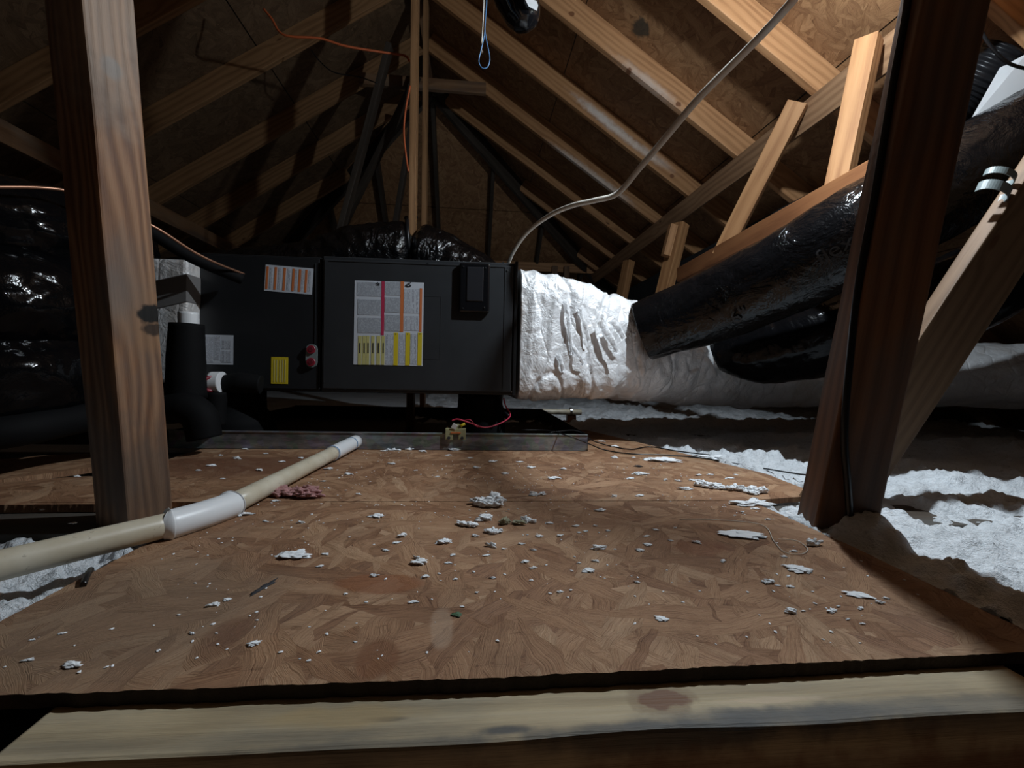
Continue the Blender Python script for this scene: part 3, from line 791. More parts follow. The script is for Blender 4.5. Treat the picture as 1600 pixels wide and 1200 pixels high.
# supports standing in the pan
def stand(cx, cy, r0, r1, h, lab, z0=.004):
    n = 10; pts = [(cx, cy, z0+h*i/n) for i in range(n+1)]
    o = tube('equipment_stand', pts, [r0*1.12, r0, r0*.98, r1*1.02, r1, r1], M['foam_black'], raw=True, sides=28, disp=lambda L, a, t, r: .0015*math.cos(12*a))
    return tag(o, lab, 'stand', 'equipment stands in the pan')
ps = atY(754, 640, 1.95)
stand(ps.x, 1.95, .100, .082, .205, 'black tapered equipment stand under the right end of the furnace')
ps = atY(372, 640, 1.98)
stand(ps.x, 1.98, .145, .105, .205, 'black tapered equipment stand under the left end of the furnace')
stand(.02, 2.33, .1, .082, .205, 'rear right black equipment stand under the furnace')

# ================================================================ DRIP PAN
PY0, PY1, PX0, PX1 = 1.745, 2.93, -1.10, .468
pan = empty('drip_pan', (PX0, PY0, 0)); tag(pan, 'shallow galvanised metal drip pan under the furnace', 'drip pan')
def pbox(name, x0, x1, y0, y1, z0, z1, mat, bev=.0012): return box(name, x0-PX0, x1-PX0, y0-PY0, y1-PY0, z0, z1, mat, pan, bev)
pbox('pan_bottom', PX0, PX1, PY0, PY1, .001, .003, M['galv_black'])
pf = pbox('front_wall', PX0, PX1, PY0, PY0+.002, .001, .066, M['galv'])
bm = bmesh.new(); add_box(bm, 0, PX1-PX0, -.003, .005, .061, .068, 0, .002); from_bm('rolled_rim', bm, M['galv'], pf)
bm = bmesh.new()
vs = [bm.verts.new(v) for v in ((PX1-PX0, 0, .001), (PX1-PX0, PY1-PY0, .001), (PX1-PX0, PY1-PY0, .072), (PX1-PX0, 0, .066), (PX1-PX0+.002, 0, .001), (PX1-PX0+.002, PY1-PY0, .001), (PX1-PX0+.002, PY1-PY0, .072), (PX1-PX0+.002, 0, .066))]
for f in ((0, 1, 2, 3), (7, 6, 5, 4), (0, 4, 5, 1), (1, 5, 6, 2), (2, 6, 7, 3), (3, 7, 4, 0)): bm.faces.new([vs[i] for i in f])
bmesh.ops.recalc_face_normals(bm, faces=bm.faces); from_bm('side_wall', bm, M['galv_black'], pan)
pbox('side_wall', PX0, PX0+.002, PY0, PY1, .001, .066, M['galv_black'])
pbox('rear_wall', PX0, PX1, PY1-.002, PY1, .001, .072, M['galv_black'])
# condensate pipe lying behind the pan
pe = atY(908, 644, 2.99); pw = Vector((-.2, 2.99, pe.z))
cp = tag(tube('condensate_pipe', [pw, pw.lerp(pe, .5), pe], .0185, M['pvc'], n=6, sides=20), 'short cream PVC pipe end lying behind the drip pan', 'pipe')
ck = atY(892, 642, 2.99)
bm = bmesh.new(); arc_band(bm, ck, Vector((1, 0, 0)), .021, .021, .014, a0=0, a1=360); bmesh.ops.recalc_face_normals(bm, faces=bm.faces)
tag(from_bm('pipe_clamp', bm, M['chrome']), 'small shiny clamp on the cream pipe behind the pan', 'clamp')
b_ = atY(893, 655, 3.01)
tag(box('wood_block', b_.x-.03, b_.x+.03, 3.0, 3.05, -.06, pe.z-.022, M['red_wood']), 'small reddish wood block under the cream pipe end', 'block')

# float switch clipped on the pan's rim with its red wires
FSY = PY0-.006
s0 = atY(696, 687, FSY); s1 = atY(728, 671, FSY)
fs = empty('float_switch', (s0.x, FSY, s0.z)); tag(fs, 'small olive float switch bracket clipped on the pan rim', 'float switch')
W_, H_ = s1.x-s0.x, s1.z-s0.z
bm = bmesh.new(); add_box(bm, 0, W_, -.006, .0, H_*.55, H_, 0, .001); add_box(bm, 0, W_*.36, -.006, 0, 0, H_*.6, 0, .001); add_box(bm, W_*.64, W_, -.006, 0, 0, H_*.6, 0, .001)
add_box(bm, 0, W_, -.004, .018, H_, H_+.003, 0, .0008)
from_bm('bracket', bm, M['beige'], fs)
box('wire_slot', W_*.25, W_*.75, -.0085, -.004, H_*.62, H_*.76, M['orange_print'], fs, .0005)
for u_ in (.17, .82): cyl('screw', (W_*u_, -.006, H_*.2), (W_*u_, -.010, H_*.2), .006, M['ink'], fs, 14)
q0 = atY(712, 665, FSY)
bm = bmesh.new(); add_box(bm, -.014, .014, .004, .02, H_, H_+.020, 0, .003); fb = from_bm('switch_body', bm, M['beige'], fs); fb.location = (W_*.5, 0, 0)
bm = bmesh.new(); add_box(bm, -.009, .010, -.001, .001, -.009, .011, 0, .0006); tg = from_bm('white_tag', bm, M['white_plastic'], fs); tg.location = (W_*.42, -.010, H_+.012); tg.rotation_euler = (.2, .5, .1)
cyl('wire_nut', (W_*.95, .004, H_+.022), (W_*.72, .002, H_+.012), .0045, M['yellow_print'], fs, 12, r2=.006)
P_ = lambda *px, Y=FSY+.01: atY(*px, Y)
tag(tube('red_wire', [P_(706, 657), P_(716, 655), P_(735, 661), P_(757, 668, Y=1.76), P_(778, 663, Y=1.79), P_(794, 654, Y=1.83), P_(797, 646, Y=1.86), P_(790, 634, Y=1.87), P_(787, 622, Y=1.88)], .0029, M['red_wire'], n=60, sides=8),
    'thick red wire looping from the float switch up to the furnace underside', 'wire')
tag(tube('red_wire', [P_(724, 657), P_(735, 656), P_(744, 666), P_(752, 667, Y=1.76)], .0013, M['red_wire'], n=24, sides=8), 'thin red wire loop beside the yellow wire nut', 'wire')
tag(tube('black_wire', [atY(*p, 1.9) for p in ((716, 619), (740, 628), (765, 628), (784, 618))], .002, M['cable_black'], n=24, sides=8), 'thin black wire sagging under the furnace floor', 'wire')
tag(tube('black_sleeve', [atY(785, 615, 1.88), atY(783, 630, 1.88), atY(787, 642, 1.87), atY(795, 650, 1.84)], .006, M['cable_black'], n=20, sides=10), 'black sleeve hanging from the furnace underside at the red wire', 'sleeve')

# two thin black wires out of the pan corner
def floorwire(pxs, r, lab, zs=None):
    pts = []
    for i, p in enumerate(pxs):
        z = (zs[i] if zs else .004); pts.append(gz(p[0], p[1], z))
    return tag(tube('black_wire', pts, r, M['cable_black'], n=70, sides=8), lab, 'wire')
floorwire([(815, 672), (858, 673), (890, 682), (921, 694), (945, 703), (985, 709), (1040, 711), (1090, 715), (1140, 723), (1200, 733), (1250, 741), (1282, 743)], .0024,
          'longer thin black wire from the pan corner to the dark post', [.07, .07, .0705, .03, .004, .004, .004, .004, .004, .006, .02, .03])
floorwire([(858, 676), (900, 673), (925, 688), (950, 696), (985, 702), (1015, 698), (1060, 705), (1110, 711), (1150, 714), (1195, 716)], .0024,
          'shorter thin black wire curving beside the other one', [.07, .071, .03, .004, .004, .004, .004, .004, .004, .01])

# ================================================================ PVC DRAIN
dr = empty('drain_pipe', (0, 0, 0)); tag(dr, 'cream PVC drain pipe with white elbow running from the pan to the lower left', 'pipe')
RP = .0215
e_pan = atY(556, 684, PY0+.0); e_pan.z = .031
j1 = gz(352, 793, .0225); j2 = gz(276, 817, .0225); eL = gz(-60, 898, .0225); eL2 = j2+(eL-j2)*1.3
tube('pipe_run', [e_pan, e_pan.lerp(j1, .5), j1], RP, M['pvc'], n=10, sides=28, parent=dr)
tube('pipe_run', [j2, j2.lerp(eL2, .5), eL2], RP, M['pvc'], n=10, sides=28, parent=dr)
d1 = (e_pan-j1).normalized(); d2 = (eL2-j2).normalized(); mid = (j1+j2)/2 + (-d1-d2)*.004
ra = j1+d1*.018; rb_ = j2+d2*.012
def elb(L, a, t, r): 
    return .0022 if (t < .05 or t > .95) else (-.001*math.sin(math.pi*t))
tube('elbow', [ra, j1.lerp(ra, .3), mid, j2.lerp(rb_, .3), rb_], RP+.0055, M['white_plastic'], n=60, sides=32, parent=dr, disp=elb)
sA = e_pan + (j1-e_pan)*.30
cpl = tube('coupling', [e_pan+d1*(-.0), e_pan.lerp(sA, .5), sA], RP+.003, M['white_plastic'], n=10, sides=28, parent=dr)
for t_ in (.22, .97):
    c_ = e_pan.lerp(sA, t_); cyl('blue_band', c_, c_-d1*.0055, RP+.0040, M['blue_wire'], cpl, 28)
cyl('pan_nipple', e_pan-d1*.015, e_pan+d1*.014, RP*.95, M['pvc'], dr, 24)

# ================================================================ LINESET AND TRAP AT THE LEFT OF THE COIL
ft = empty('condensate_trap', atY(296, 560, 1.66)); tag(ft, 'black insulated upright condensate pipe with a white open top', 'pipe')
def rel(par, pts): return [Vector(p)-par.location for p in pts]
Yt = 1.66
tube('insulated_riser', rel(ft, [atY(292, 506, Yt), atY(291, 560, Yt), atY(292, 622, Yt)]), [.052, .058, .062], M['foam_black'], n=20, sides=28, parent=ft, disp=lambda L, a, t, r: .0015*noise.noise(Vector((L*30, a, 3))))
tube('white_cap', rel(ft, [atY(294, 488, Yt), atY(294, 500, Yt), atY(294, 512, Yt)]), .030, M['white_plastic'], n=6, sides=28, parent=ft)
tube('insulated_elbow', rel(ft, [atY(262, 640, 1.62), atY(290, 637, 1.62), atY(312, 652, 1.62), atY(320, 685, 1.62)]), [.05, .055, .055, .052], M['foam_black'], n=30, sides=26, parent=ft)
tt = empty('condensate_tee', atY(340, 598, 1.72)); tag(tt, 'white PVC tee with a red ring and black insulated arm beside the coil', 'pipe fitting')
Y2 = 1.72
tube('tee_body', rel(tt, [atY(330, 598, Y2), atY(340, 598, Y2), atY(348, 598, Y2)]), .040, M['white_plastic'], n=6, sides=28, parent=tt)
cyl('tee_stub', Vector(atY(346, 601, Y2))-tt.location, Vector(atY(353, 602, Y2))-tt.location, .012, M['white_plastic'], tt, 16)
bm = bmesh.new(); bmesh.ops.create_uvsphere(bm, u_segments=4, v_segments=3, radius=.001); bm.free()
def torus(name, c, ax, R, r, mat, parent=None, seg=36, sd=12):
    ax = Vector(ax).normalized(); e = ax.orthogonal().normalized(); f_ = ax.cross(e)
    bm = bmesh.new(); rings = []
    for i in range(seg):
        a = 2*math.pi*i/seg; d = e*math.cos(a)+f_*math.sin(a); ring = []
        for j in range(sd):
            b = 2*math.pi*j/sd; ring.append(bm.verts.new(Vector(c)+d*(R+r*math.cos(b))+ax*r*math.sin(b)))
        rings.append(ring)
    for i in range(seg):
        for j in range(sd):
            f2 = bm.faces.new((rings[i][j], rings[(i+1) % seg][j], rings[(i+1) % seg][(j+1) % sd], rings[i][(j+1) % sd])); f2.smooth = True
    bmesh.ops.recalc_face_normals(bm, faces=bm.faces)
    return from_bm(name, bm, mat, parent)
torus('red_ring', Vector(atY(329, 600, Y2-.03))-tt.location, (.75, -.6, 0), .024, .0065, M['red_plastic'], tt)
tube('insulated_arm', rel(tt, [atY(346, 600, Y2+.02), atY(375, 598, Y2+.02), atY(408, 601, Y2+.03)]), [.032, .038, .034], M['foam_black'], n=20, sides=24, parent=tt)
tube('insulated_leg', rel(tt, [atY(338, 612, Y2), atY(337, 640, Y2), atY(336, 664, Y2)]), [.038, .034, .034], M['foam_black'], n=12, sides=22, parent=tt)
# lineset
tag(tube('insulated_lineset', [atY(150, 310, 1.5), atY(235, 362, 1.6), atY(300, 402, 1.68), atY(378, 436, 1.79)], .021, M['foam_black'], n=40, sides=20), 'black foam-wrapped refrigerant line slanting into the coil cabinet', 'pipe')
tag(tube('copper_line', [atY(-20, 292, 1.2), atY(60, 293, 1.28), atY(110, 300, 1.34), atY(170, 325, 1.42), atY(240, 354, 1.5), atY(300, 392, 1.6), atY(340, 412, 1.68), atY(381, 428, 1.79)], .0045, M['copper'], n=70, sides=10), 'thin copper tube curving from the far left into the coil cabinet', 'pipe')
# white plenum left of the coil
pb2 = empty('left_plenum', (-1.60, 1.76, .24)); tag(pb2, 'white wrapped duct board plenum with a grey tape band, left of the coil cabinet', 'plenum')
ztp = atY(290, 405, 1.76).z-.24
xr_ = atY(291, 500, 1.76).x+1.60
box('plenum_box', 0, xr_, 0, .5, 0, ztp, M['foil'], pb2, .012)
zt = atY(270, 434, 1.76).z-.24; zb_ = atY(270, 478, 1.76).z-.24
bm = bmesh.new(); add_box(bm, -.004, xr_+.003, -.004, .504, zb_, zt, 0, .002)
for v in bm.verts: v.co.z += (v.co.x-xr_+.06)*.28
from_bm('tape_band', bm, M['tape'], pb2)

# ================================================================ DUCTS
def wrinkle(amp=.010, rib=.0, seed=0.0, tw=1.2, fr=22):
    def f(L, a, t, r):
        p = Vector((L*fr, math.cos(a)*2.2+seed, math.sin(a)*2.2))
        q_ = Vector((L*fr*.35, math.cos(a+L*tw)*3+seed, math.sin(a+L*tw)*3))
        return amp*(noise.noise(p)*.7 + (1-abs(noise.noise(q_))*2)*.5 + noise.noise(p*3.1)*.25) + (rib*math.sin(L*150+a) if rib else 0)
    return f
# main black flexible duct
A0 = atY(1003, 518, 1.93); A1 = atY(1105, 482, 1.80); A2 = atY(1210, 436, 1.60); A3 = atY(1345, 362, 1.41); A4 = atY(1450, 306, 1.36); A5 = atY(1580, 235, 1.33); A6 = A5+(A5-A4)*.45
path = [A0, A1, A2, A3, A4, A5, A6]
fd = tube('flexible_duct', path, [.130, .148, .152, .156, .155, .155, .155], M['flex_main'], n=420, sides=110, disp=wrinkle(.0048, 0, 2.0, fr=14))
tag(fd, 'shiny black flexible duct slanting up from the white plenum to the top right', 'duct')
# its printed letters wrap on the surface
def duct_text(body, s, t0, ang, size, mat, par):
    cu = bpy.data.curves.new('t', 'FONT'); cu.body = body; cu.size = size
    to = bpy.data.objects.new('t', cu); COL.objects.link(to)
    dg = bpy.context.evaluated_depsgraph_get(); me = bpy.data.meshes.new_from_object(to.evaluated_get(dg))
    bpy.data.objects.remove(to)
    C = catmull(path, 200)
    bm = bmesh.new(); bm.from_mesh(me); bmesh.ops.triangulate(bm, faces=bm.faces)
    Ls = [0.0]
    for i in range(200): Ls.append(Ls[-1]+(C[i+1]-C[i]).length)
    for v in bm.verts:
        L = t0 + v.co.x; i = max(0, min(199, next((k for k in range(200) if Ls[k+1] > L), 199)))
        p = C[i].lerp(C[i+1], (L-Ls[i])/(Ls[i+1]-Ls[i])); tg_ = (C[i+1]-C[i]).normalized()
        vd = (p-CP).normalized(); side = -(vd - tg_*vd.dot(tg_)).normalized(); upv = tg_.cross(side); upv = -upv if upv.z < 0 else upv
        a_ = ang + v.co.y/.15
        v.co = p + (side*math.cos(a_)+upv*math.sin(a_))*.1615
    bm.to_mesh(me); bm.free(); o = link('printed_text', me, mat, par); return o
M['duct_ink'] = simple('duct_ink', (.03, .03, .032), .7)
duct_text('flex KP', 0, .035, -.62, .048, M['duct_ink'], fd)
duct_text('6"', 0, .40, -.62, .075, M['duct_ink'], fd)
duct_text('flex', 0, .70, -.18, .060, M['duct_ink'], fd)
# second black duct below
B = [atY(1115, 540, 2.15), atY(1190, 545, 2.02), atY(1300, 520, 1.86), atY(1450, 480, 1.72), atY(1610, 400, 1.6), atY(1720, 320, 1.55)]
tag(tube('flexible_duct', B, [.10, .165, .19, .18, .15, .14], M['flex'], n=260, sides=90, disp=wrinkle(.006, 0, 7.0)), 'lower black flexible duct in shade under the main one', 'duct')
# duct behind the furnace
Yb = 2.55
Pk = [atY(250, 425, Yb), atY(380, 420, Yb), atY(480, 418, Yb), atY(560, 398, Yb), atY(640, 392, Yb), atY(690, 408, Yb), atY(760, 450, Yb), atY(800, 500, Yb)]
def knot(L, a, t, r): return wrinkle(.012, 0, 4.0)(L, a, t, r) - .06*math.exp(-((t-.585)/.018)**2)
tag(tube('flexible_duct', Pk, [.06, .10, .135, .15, .15, .15, .14, .13], M['flex_shiny'], n=380, sides=90, disp=knot), 'shiny black flexible duct arching behind the top of the furnace', 'duct')
kt = atY(642, 346, Yb)
kb = empty('strap_knot', kt); tag(kb, 'black knotted hanger strap at the crest of the arching duct', 'strap')
torus('strap_loop', (0, 0, -.11), (1, 0, .1), .115, .012, M['rubber'], kb)
bm = bmesh.new()
for (a, b) in (((-.03, 0, .02), (.03, 0, -.02)), ((-.02, .0, -.03), (.02, 0, .02)), ((.03, 0, .03), (-.03, .01, -.03))): tube_bm([a, ((a[0]+b[0])/2, -.01, 0), b], .012, n=8, sides=8, bm=bm)
from_bm('strap_tails', bm, M['rubber'], kb)
# stacked black ducts at the far left
for i, (pts, r_, lab) in enumerate((
    ([((-160, 345), 1.25), ((0, 350), 1.35), ((120, 372), 1.55), ((190, 395), 1.98)], .125, 'topmost of the three fat black ducts stacked at the far left'),
    ([((-160, 470), 1.2), ((0, 470), 1.3), ((110, 478), 1.5), ((188, 490), 1.98)], .135, 'middle one of the three fat black ducts stacked at the far left'),
    ([((-160, 600), 1.2), ((0, 592), 1.3), ((110, 580), 1.5), ((188, 575), 1.98)], .13, 'lowest of the three fat black ducts stacked at the far left'))):
    P2 = [atY(*p, Y) for p, Y in pts]
    tag(tube('flexible_duct', P2, r_, M['flex'], n=260, sides=80, disp=wrinkle(.012, 0, 11.0+i*3, fr=18)), lab, 'duct', 'fat black ducts at the far left')
P2 = [atY(-120, 690, 1.15), atY(30, 672, 1.25), atY(140, 652, 1.42), atY(262, 640, 1.62)]
tag(tube('insulated_pipe', P2, .042, M['foam_black'], n=50, sides=22), 'black insulated pipe lying low behind the left post', 'pipe')

# white wrapped plenum and trunk at the right
pl = empty('right_plenum', (.19, 1.80, .18)); tag(pl, 'bulky white foil-wrapped plenum at the right end of the furnace', 'plenum')
def plenum_mesh():
    """box-like section at the furnace that rounds off and shrinks into the trunk"""
    bm = bmesh.new(); NX, NS = 220, 200; rings = []
    Ltot = 1.0
    C = catmull([(.185, 2.09, .468), (.45, 2.10, .455), (.75, 2.16, .42), (1.1, 2.30, .375), (1.55, 2.45, .33)], NX)
    half_y = [.285, .275, .25, .235, .215]; half_z = [.272, .25, .225, .205, .185]; sq = [.22, .35, .8, 1.0, 1.0]
    def lerp(L, t): f = t*(len(L)-1); k = min(int(f), len(L)-2); return L[k]+(L[k+1]-L[k])*(f-k)
    for i in range(NX+1):
        t = i/NX; c = C[i]; tg_ = (C[min(i+1, NX)]-C[max(i-1, 0)]).normalized(); sd = Vector((tg_.y, -tg_.x, 0)).normalized(); up_ = Vector((0, 0, 1))
        hy, hz, e = lerp(half_y, t), lerp(half_z, t), lerp(sq, t); ring = []
        for j in range(NS):
            a = 2*math.pi*j/NS; ca, sa = math.cos(a), math.sin(a)
            x_ = math.copysign(abs(ca)**e, ca); z_ = math.copysign(abs(sa)**e, sa)
            p = c + sd*x_*hy + up_*z_*hz
            n_ = (sd*x_/hy + up_*z_/hz).normalized()
            q_ = Vector((p.x*10, p.y*2.0, p.z*2.2))
            fold = (1-abs(noise.noise(q_))*2.2)*.013 + noise.noise(Vector((p.x*30, p.y*5, p.z*9)))*.004
            fold += noise.fractal(p*22, 1.0, 2.0, 3)*.006 + noise.noise(p*4.2)*.016
            # sagging of the loose wrap between box and trunk
            rid = abs(noise.noise(Vector((p.x*7, p.y*3, p.z*5+4))))
            fold += -.012*max(0, .12-rid)/.12
            damp = min(1, t*14+.1)
            ring.append(bm.verts.new(p + n_*fold*damp))
        rings.append(ring)
    for i in range(NX):
        for j in range(NS):
            f = bm.faces.new((rings[i][j], rings[i][(j+1) % NS], rings[i+1][(j+1) % NS], rings[i+1][j])); f.smooth = True
    bm.faces.new(rings[0][::-1]); bm.faces.new(rings[-1])
    bmesh.ops.recalc_face_normals(bm, faces=bm.faces)
    bmesh.ops.translate(bm, verts=bm.verts, vec=-pl.location)
    return bm
from_bm('foil_wrap', plenum_mesh(), M['foil'], pl)
# loose torn tape flaps hanging on the front of the plenum
def flap(px0, px1, Y, wd, lab=None):
    a, b = atY(*px0, Y), atY(*px1, Y+.0); bm = bmesh.new(); n = 14; prev = None
    side = (b-a).cross(Vector((0, 1, 0))).normalized()
    for i in range(n+1):
        t = i/n; c_ = a.lerp(b, t); c_.y += -.010*math.sin(t*3) + .006*noise.noise(c_*40)
        w2 = wd*(1-.35*t)*(1+.3*noise.noise(c_*50)); row = []
        for j in range(5):
            s_ = (j/4-.5)*2; row.append(bm.verts.new(c_ + side*s_*w2 + Vector((0, -.004*math.cos(s_*1.5)+.003*noise.noise(Vector((t*6, s_*3, a.x*20))), 0)) - pl.location))
        if prev:
            for j in range(4): bm.faces.new((prev[j], prev[j+1], row[j+1], row[j])).smooth = True
        prev = row
    bmesh.ops.solidify(bm, geom=bm.faces[:], thickness=.0012)
    return from_bm('tape_flap', bm, M['foil'], pl)
for p0, p1, w_ in (((884, 470), (893, 555), .012), ((905, 480), (920, 535), .013), ((955, 500), (975, 530), .018), ((893, 540), (912, 570), .012), ((935, 500), (965, 552), .02), ((872, 555), (880, 580), .012)):
    flap(p0, p1, 1.806, w_)
# foil trunk going right behind the posts
TR = [(1.35, 2.40, .34), (1.8, 2.48, .33), (2.3, 2.40, .345), (2.8, 2.24, .35), (3.2, 2.02, .35)]
tag(tube('trunk_duct', TR, [.19, .185, .175, .17, .17], M['foil'], n=260, sides=90, disp=wrinkle(.014, 0, 21.0, fr=9)), 'white foil-wrapped trunk duct lying on the insulation behind the right post', 'duct')

# grey cord from the top right down behind the furnace
Cp = [atY(*p, Y) for p, Y in (((1330, -110), 1.12), ((1243, -4), 1.15), ((1180, 65), 1.27), ((1095, 150), 1.37), ((1040, 215), 1.44), ((1000, 262), 1.49), ((965, 302), 1.55), ((930, 313), 1.59), ((895, 321), 1.64), ((860, 336), 1.72), ((825, 362), 1.82), ((803, 392), 1.92), ((791, 420), 2.0))]
tag(tube('grey_cord', Cp, [.0115, .0115, .0095, .0085, .0075], M['grey_cord'], n=120, sides=14), 'long grey cord swooping from the top right down behind the furnace', 'cord')
# orange cables
o1 = [atY(*p, Y) for p, Y in (((412, 14), 2.5), ((425, 30), 2.5), ((437, 50), 2.5), ((455, 57), 2.5), ((500, 60), 2.52), ((540, 72), 2.55), ((600, 82), 2.6), ((632, 87), 2.62), ((640, 96), 2.62))]
tag(tube('orange_cable', o1, .0060, M['orange_cable'], n=80, sides=10), 'orange cable stretched across the left slope to the king post', 'cable', 'orange cables')
o1 = [atY(*p, 2.44) for p in ((641, 134), (634, 170), (631, 205), (634, 240), (638, 268))]
tag(tube('orange_cable', o1, .0050, M['orange_cable'], n=50, sides=10), 'orange cable hanging down beside the left king post', 'cable', 'orange cables')
bl = empty('staple_box', (0, 0, 0)); bpy.data.objects.remove(bl)
o1 = [atY(*p, 2.9) for p in ((486, 78), (500, 96), (522, 113), (560, 120), (590, 130))]
tag(tube('black_wire', o1, .0035, M['cable_black'], n=40, sides=8), 'thin black wire drooping below the orange cable', 'wire')
# blue wire loop with white cord
o1 = [atY(*p, 1.55) for p in ((761, -30), (760, 0), (758, 35), (756, 58), (751, 80), (748, 95), (751, 104), (756, 107), (762, 104), (765, 93), (763, 78), (759, 58), (757.5, 42), (760, 8), (761, -30))]
tag(tube('blue_wire', o1, .0020, M['blue_wire'], n=120, sides=8), 'thin blue wire loop hanging from the ridge', 'wire')
o1 = [atY(*p, 1.56) for p in ((756, -30), (755.5, 10), (753.5, 50), (752, 72), (753, 82))]
tag(tube('hanging_string', o1, [.0022, .0022, .0022, .004], M['grey_cord'], n=40, sides=8), 'short pale cord hanging with the blue wire loop', 'cord')
# rounded black duct end under the ridge
Yh = 1.62
hp = [atY(772, -95, Yh), atY(790, -45, Yh), atY(806, -5, Yh), atY(817, 22, Yh), atY(822, 38, Yh), atY(824, 46, Yh)]
hb = tube('hanging_duct_end', hp, [.075, .075, .074, .066, .045, .005], M['black_gloss'], n=80, sides=48, disp=lambda L, a, t, r: .003*noise.noise(Vector((L*14, math.cos(a)*2, math.sin(a)*2))))
tag(hb, 'rounded glossy black duct end with a white patch hanging at the top centre', 'duct')
bm = bmesh.new(); cpt = [atY(p[0], p[1], Yh-.082+(p[0]-818)*.0016) for p in ((820, -20), (834, -8), (841, 8), (839, 17), (826, 10), (821, 0))]
vs = [bm.verts.new(p) for p in cpt]; bm.faces.new(vs); bmesh.ops.solidify(bm, geom=bm.faces[:], thickness=.003)
from_bm('white_patch', bm, M['white_plastic'], hb)

# white panel and ribbed duct at the top right
wpn = [atY(*p, Y) for p, Y in (((1604, 84), 1.36), ((1562, 106), 1.40), ((1512, 195), 1.42), ((1640, 140), 1.36), ((1660, 60), 1.34))]
bm = bmesh.new(); vs = [bm.verts.new(p) for p in (wpn[1], wpn[2], wpn[3], wpn[4], wpn[0])]; f = bm.faces.new(vs); bmesh.ops.solidify(bm, geom=[f], thickness=.012)
bmesh.ops.recalc_face_normals(bm, faces=bm.faces)
tag(from_bm('white_board', bm, M['white_plastic']), 'bright white board in the top right corner with a cable shadow', 'board')
rb2 = [atY(*p, Y) for p, Y in (((1440, 225), 1.6), ((1500, 160), 1.53), ((1545, 110), 1.46), ((1575, 78), 1.42))]
tag(tube('ribbed_duct', rb2, .075, M['flex_matte'], n=260, sides=60, disp=lambda L, a, t, r: .003*math.sin(L*320)), 'dark ribbed duct behind the white board at the top right', 'duct')
tag(tube('black_wire', [atY(*p, 1.22) for p in ((1520, 0), (1530, 40), (1548, 72), (1575, 98), (1612, 110))], .0045, M['cable_black'], n=40, sides=8), 'black wire drooping over the white board at the top right', 'wire')
# the lamp itself, above the frame
lb_ = empty('work_lamp', LAMP + Vector((0, 0, .05))); tag(lb_, 'small cordless work lamp hanging above the grey cord', 'lamp')
cyl('lamp_head', (0, 0, .0), (0, 0, .05), .035, M['lamp_body'], lb_, 24, bev=.004)
tube('hook', [(0, 0, .05), (0, 0, .12), (.03, 0, .15), (.05, 0, .12)], .004, M['lamp_body'], n=20, sides=8, parent=lb_)

# ================================================================ MARKS THAT BELONG TO THE SURFACES
def mark(mat, c, r, col, strength=1.0, soft=.35, rot=0.0, rough=.0, nscale=30):
    """a knot, scuff or stain at a place on a surface: ellipsoid of radii r about the point c, turned about Y by rot"""
    nt = mat.node_tree; b = next(n for n in nt.nodes if n.type == 'BSDF_PRINCIPLED'); L = nt.links
    def N(ty, **k):
        n = nt.nodes.new(ty)
        for a, v in k.items(): setattr(n, a, v)
        return n
    g = N('ShaderNodeNewGeometry'); s1 = N('ShaderNodeVectorMath', operation='SUBTRACT'); L.new(g.outputs['Position'], s1.inputs[0]); s1.inputs[1].default_value = c
    ro = N('ShaderNodeVectorRotate', rotation_type='Y_AXIS'); L.new(s1.outputs[0], ro.inputs['Vector']); ro.inputs['Angle'].default_value = rot
    dv = N('ShaderNodeVectorMath', operation='DIVIDE'); L.new(ro.outputs[0], dv.inputs[0]); dv.inputs[1].default_value = r
    ln = N('ShaderNodeVectorMath', operation='LENGTH'); L.new(dv.outputs[0], ln.inputs[0])
    no = N('ShaderNodeTexNoise'); no.inputs['Scale'].default_value = nscale; no.inputs['Detail'].default_value = 5; L.new(g.outputs['Position'], no.inputs['Vector'])
    ad = N('ShaderNodeMath', operation='MULTIPLY_ADD'); L.new(no.outputs[0], ad.inputs[0]); ad.inputs[1].default_value = 1.4; ad.inputs[2].default_value = -.7
    a2 = N('ShaderNodeMath', operation='ADD'); L.new(ad.outputs[0], a2.inputs[0]); L.new(ln.outputs['Value'], a2.inputs[1])
    mr = N('ShaderNodeMapRange', interpolation_type='SMOOTHSTEP'); L.new(a2.outputs[0], mr.inputs['Value'])
    mr.inputs['From Min'].default_value = 1-soft; mr.inputs['From Max'].default_value = 1+soft; mr.inputs['To Min'].default_value = strength; mr.inputs['To Max'].default_value = 0
    mx = N('ShaderNodeMix', data_type='RGBA'); L.new(mr.outputs[0], mx.inputs[0])
    src = b.inputs['Base Color'].links[0].from_socket; L.new(src, mx.inputs[6]); mx.inputs[7].default_value = (*col, 1); L.new(mx.outputs[2], b.inputs['Base Color'])
LP = bpy.data.objects['support_post']; bpy.context.view_layer.update()
# left post: knot, grey weathering, dark flame below the bright top
kp = on(LP, 236, 491)
mark(M['post_wood'], kp, (.05, .06, .07), (.30, .15, .06), .45, .6)
mark(M['post_wood'], on(LP, 180, 455), (.035, .05, .075), (.14, .12, .105), .65, .9, nscale=12)
mark(M['post_wood'], on(LP, 173, 106), (.008, .02, .017), (.12, .15, .17), .9, .4)
mark(M['post_wood'], on(LP, 150, 140), (.030, .04, .050), (.08, .04, .022), .8, .9, nscale=14)
mark(M['post_wood'], on(LP, 160, 20), (.08, .09, .16), (.42, .32, .24), .5, .7)
mark(M['post_wood'], on(LP, 225, 760), (.09, .09, .11), (.09, .065, .05), .65, .6)
mark(M['post_wood'], kp, (.017, .03, .019), (.004, .003, .002), 1, .25, nscale=60)
mark(M['post_wood'], on(LP, 243, 515), (.010, .03, .012), (.02, .012, .008), .9, .3, nscale=60)
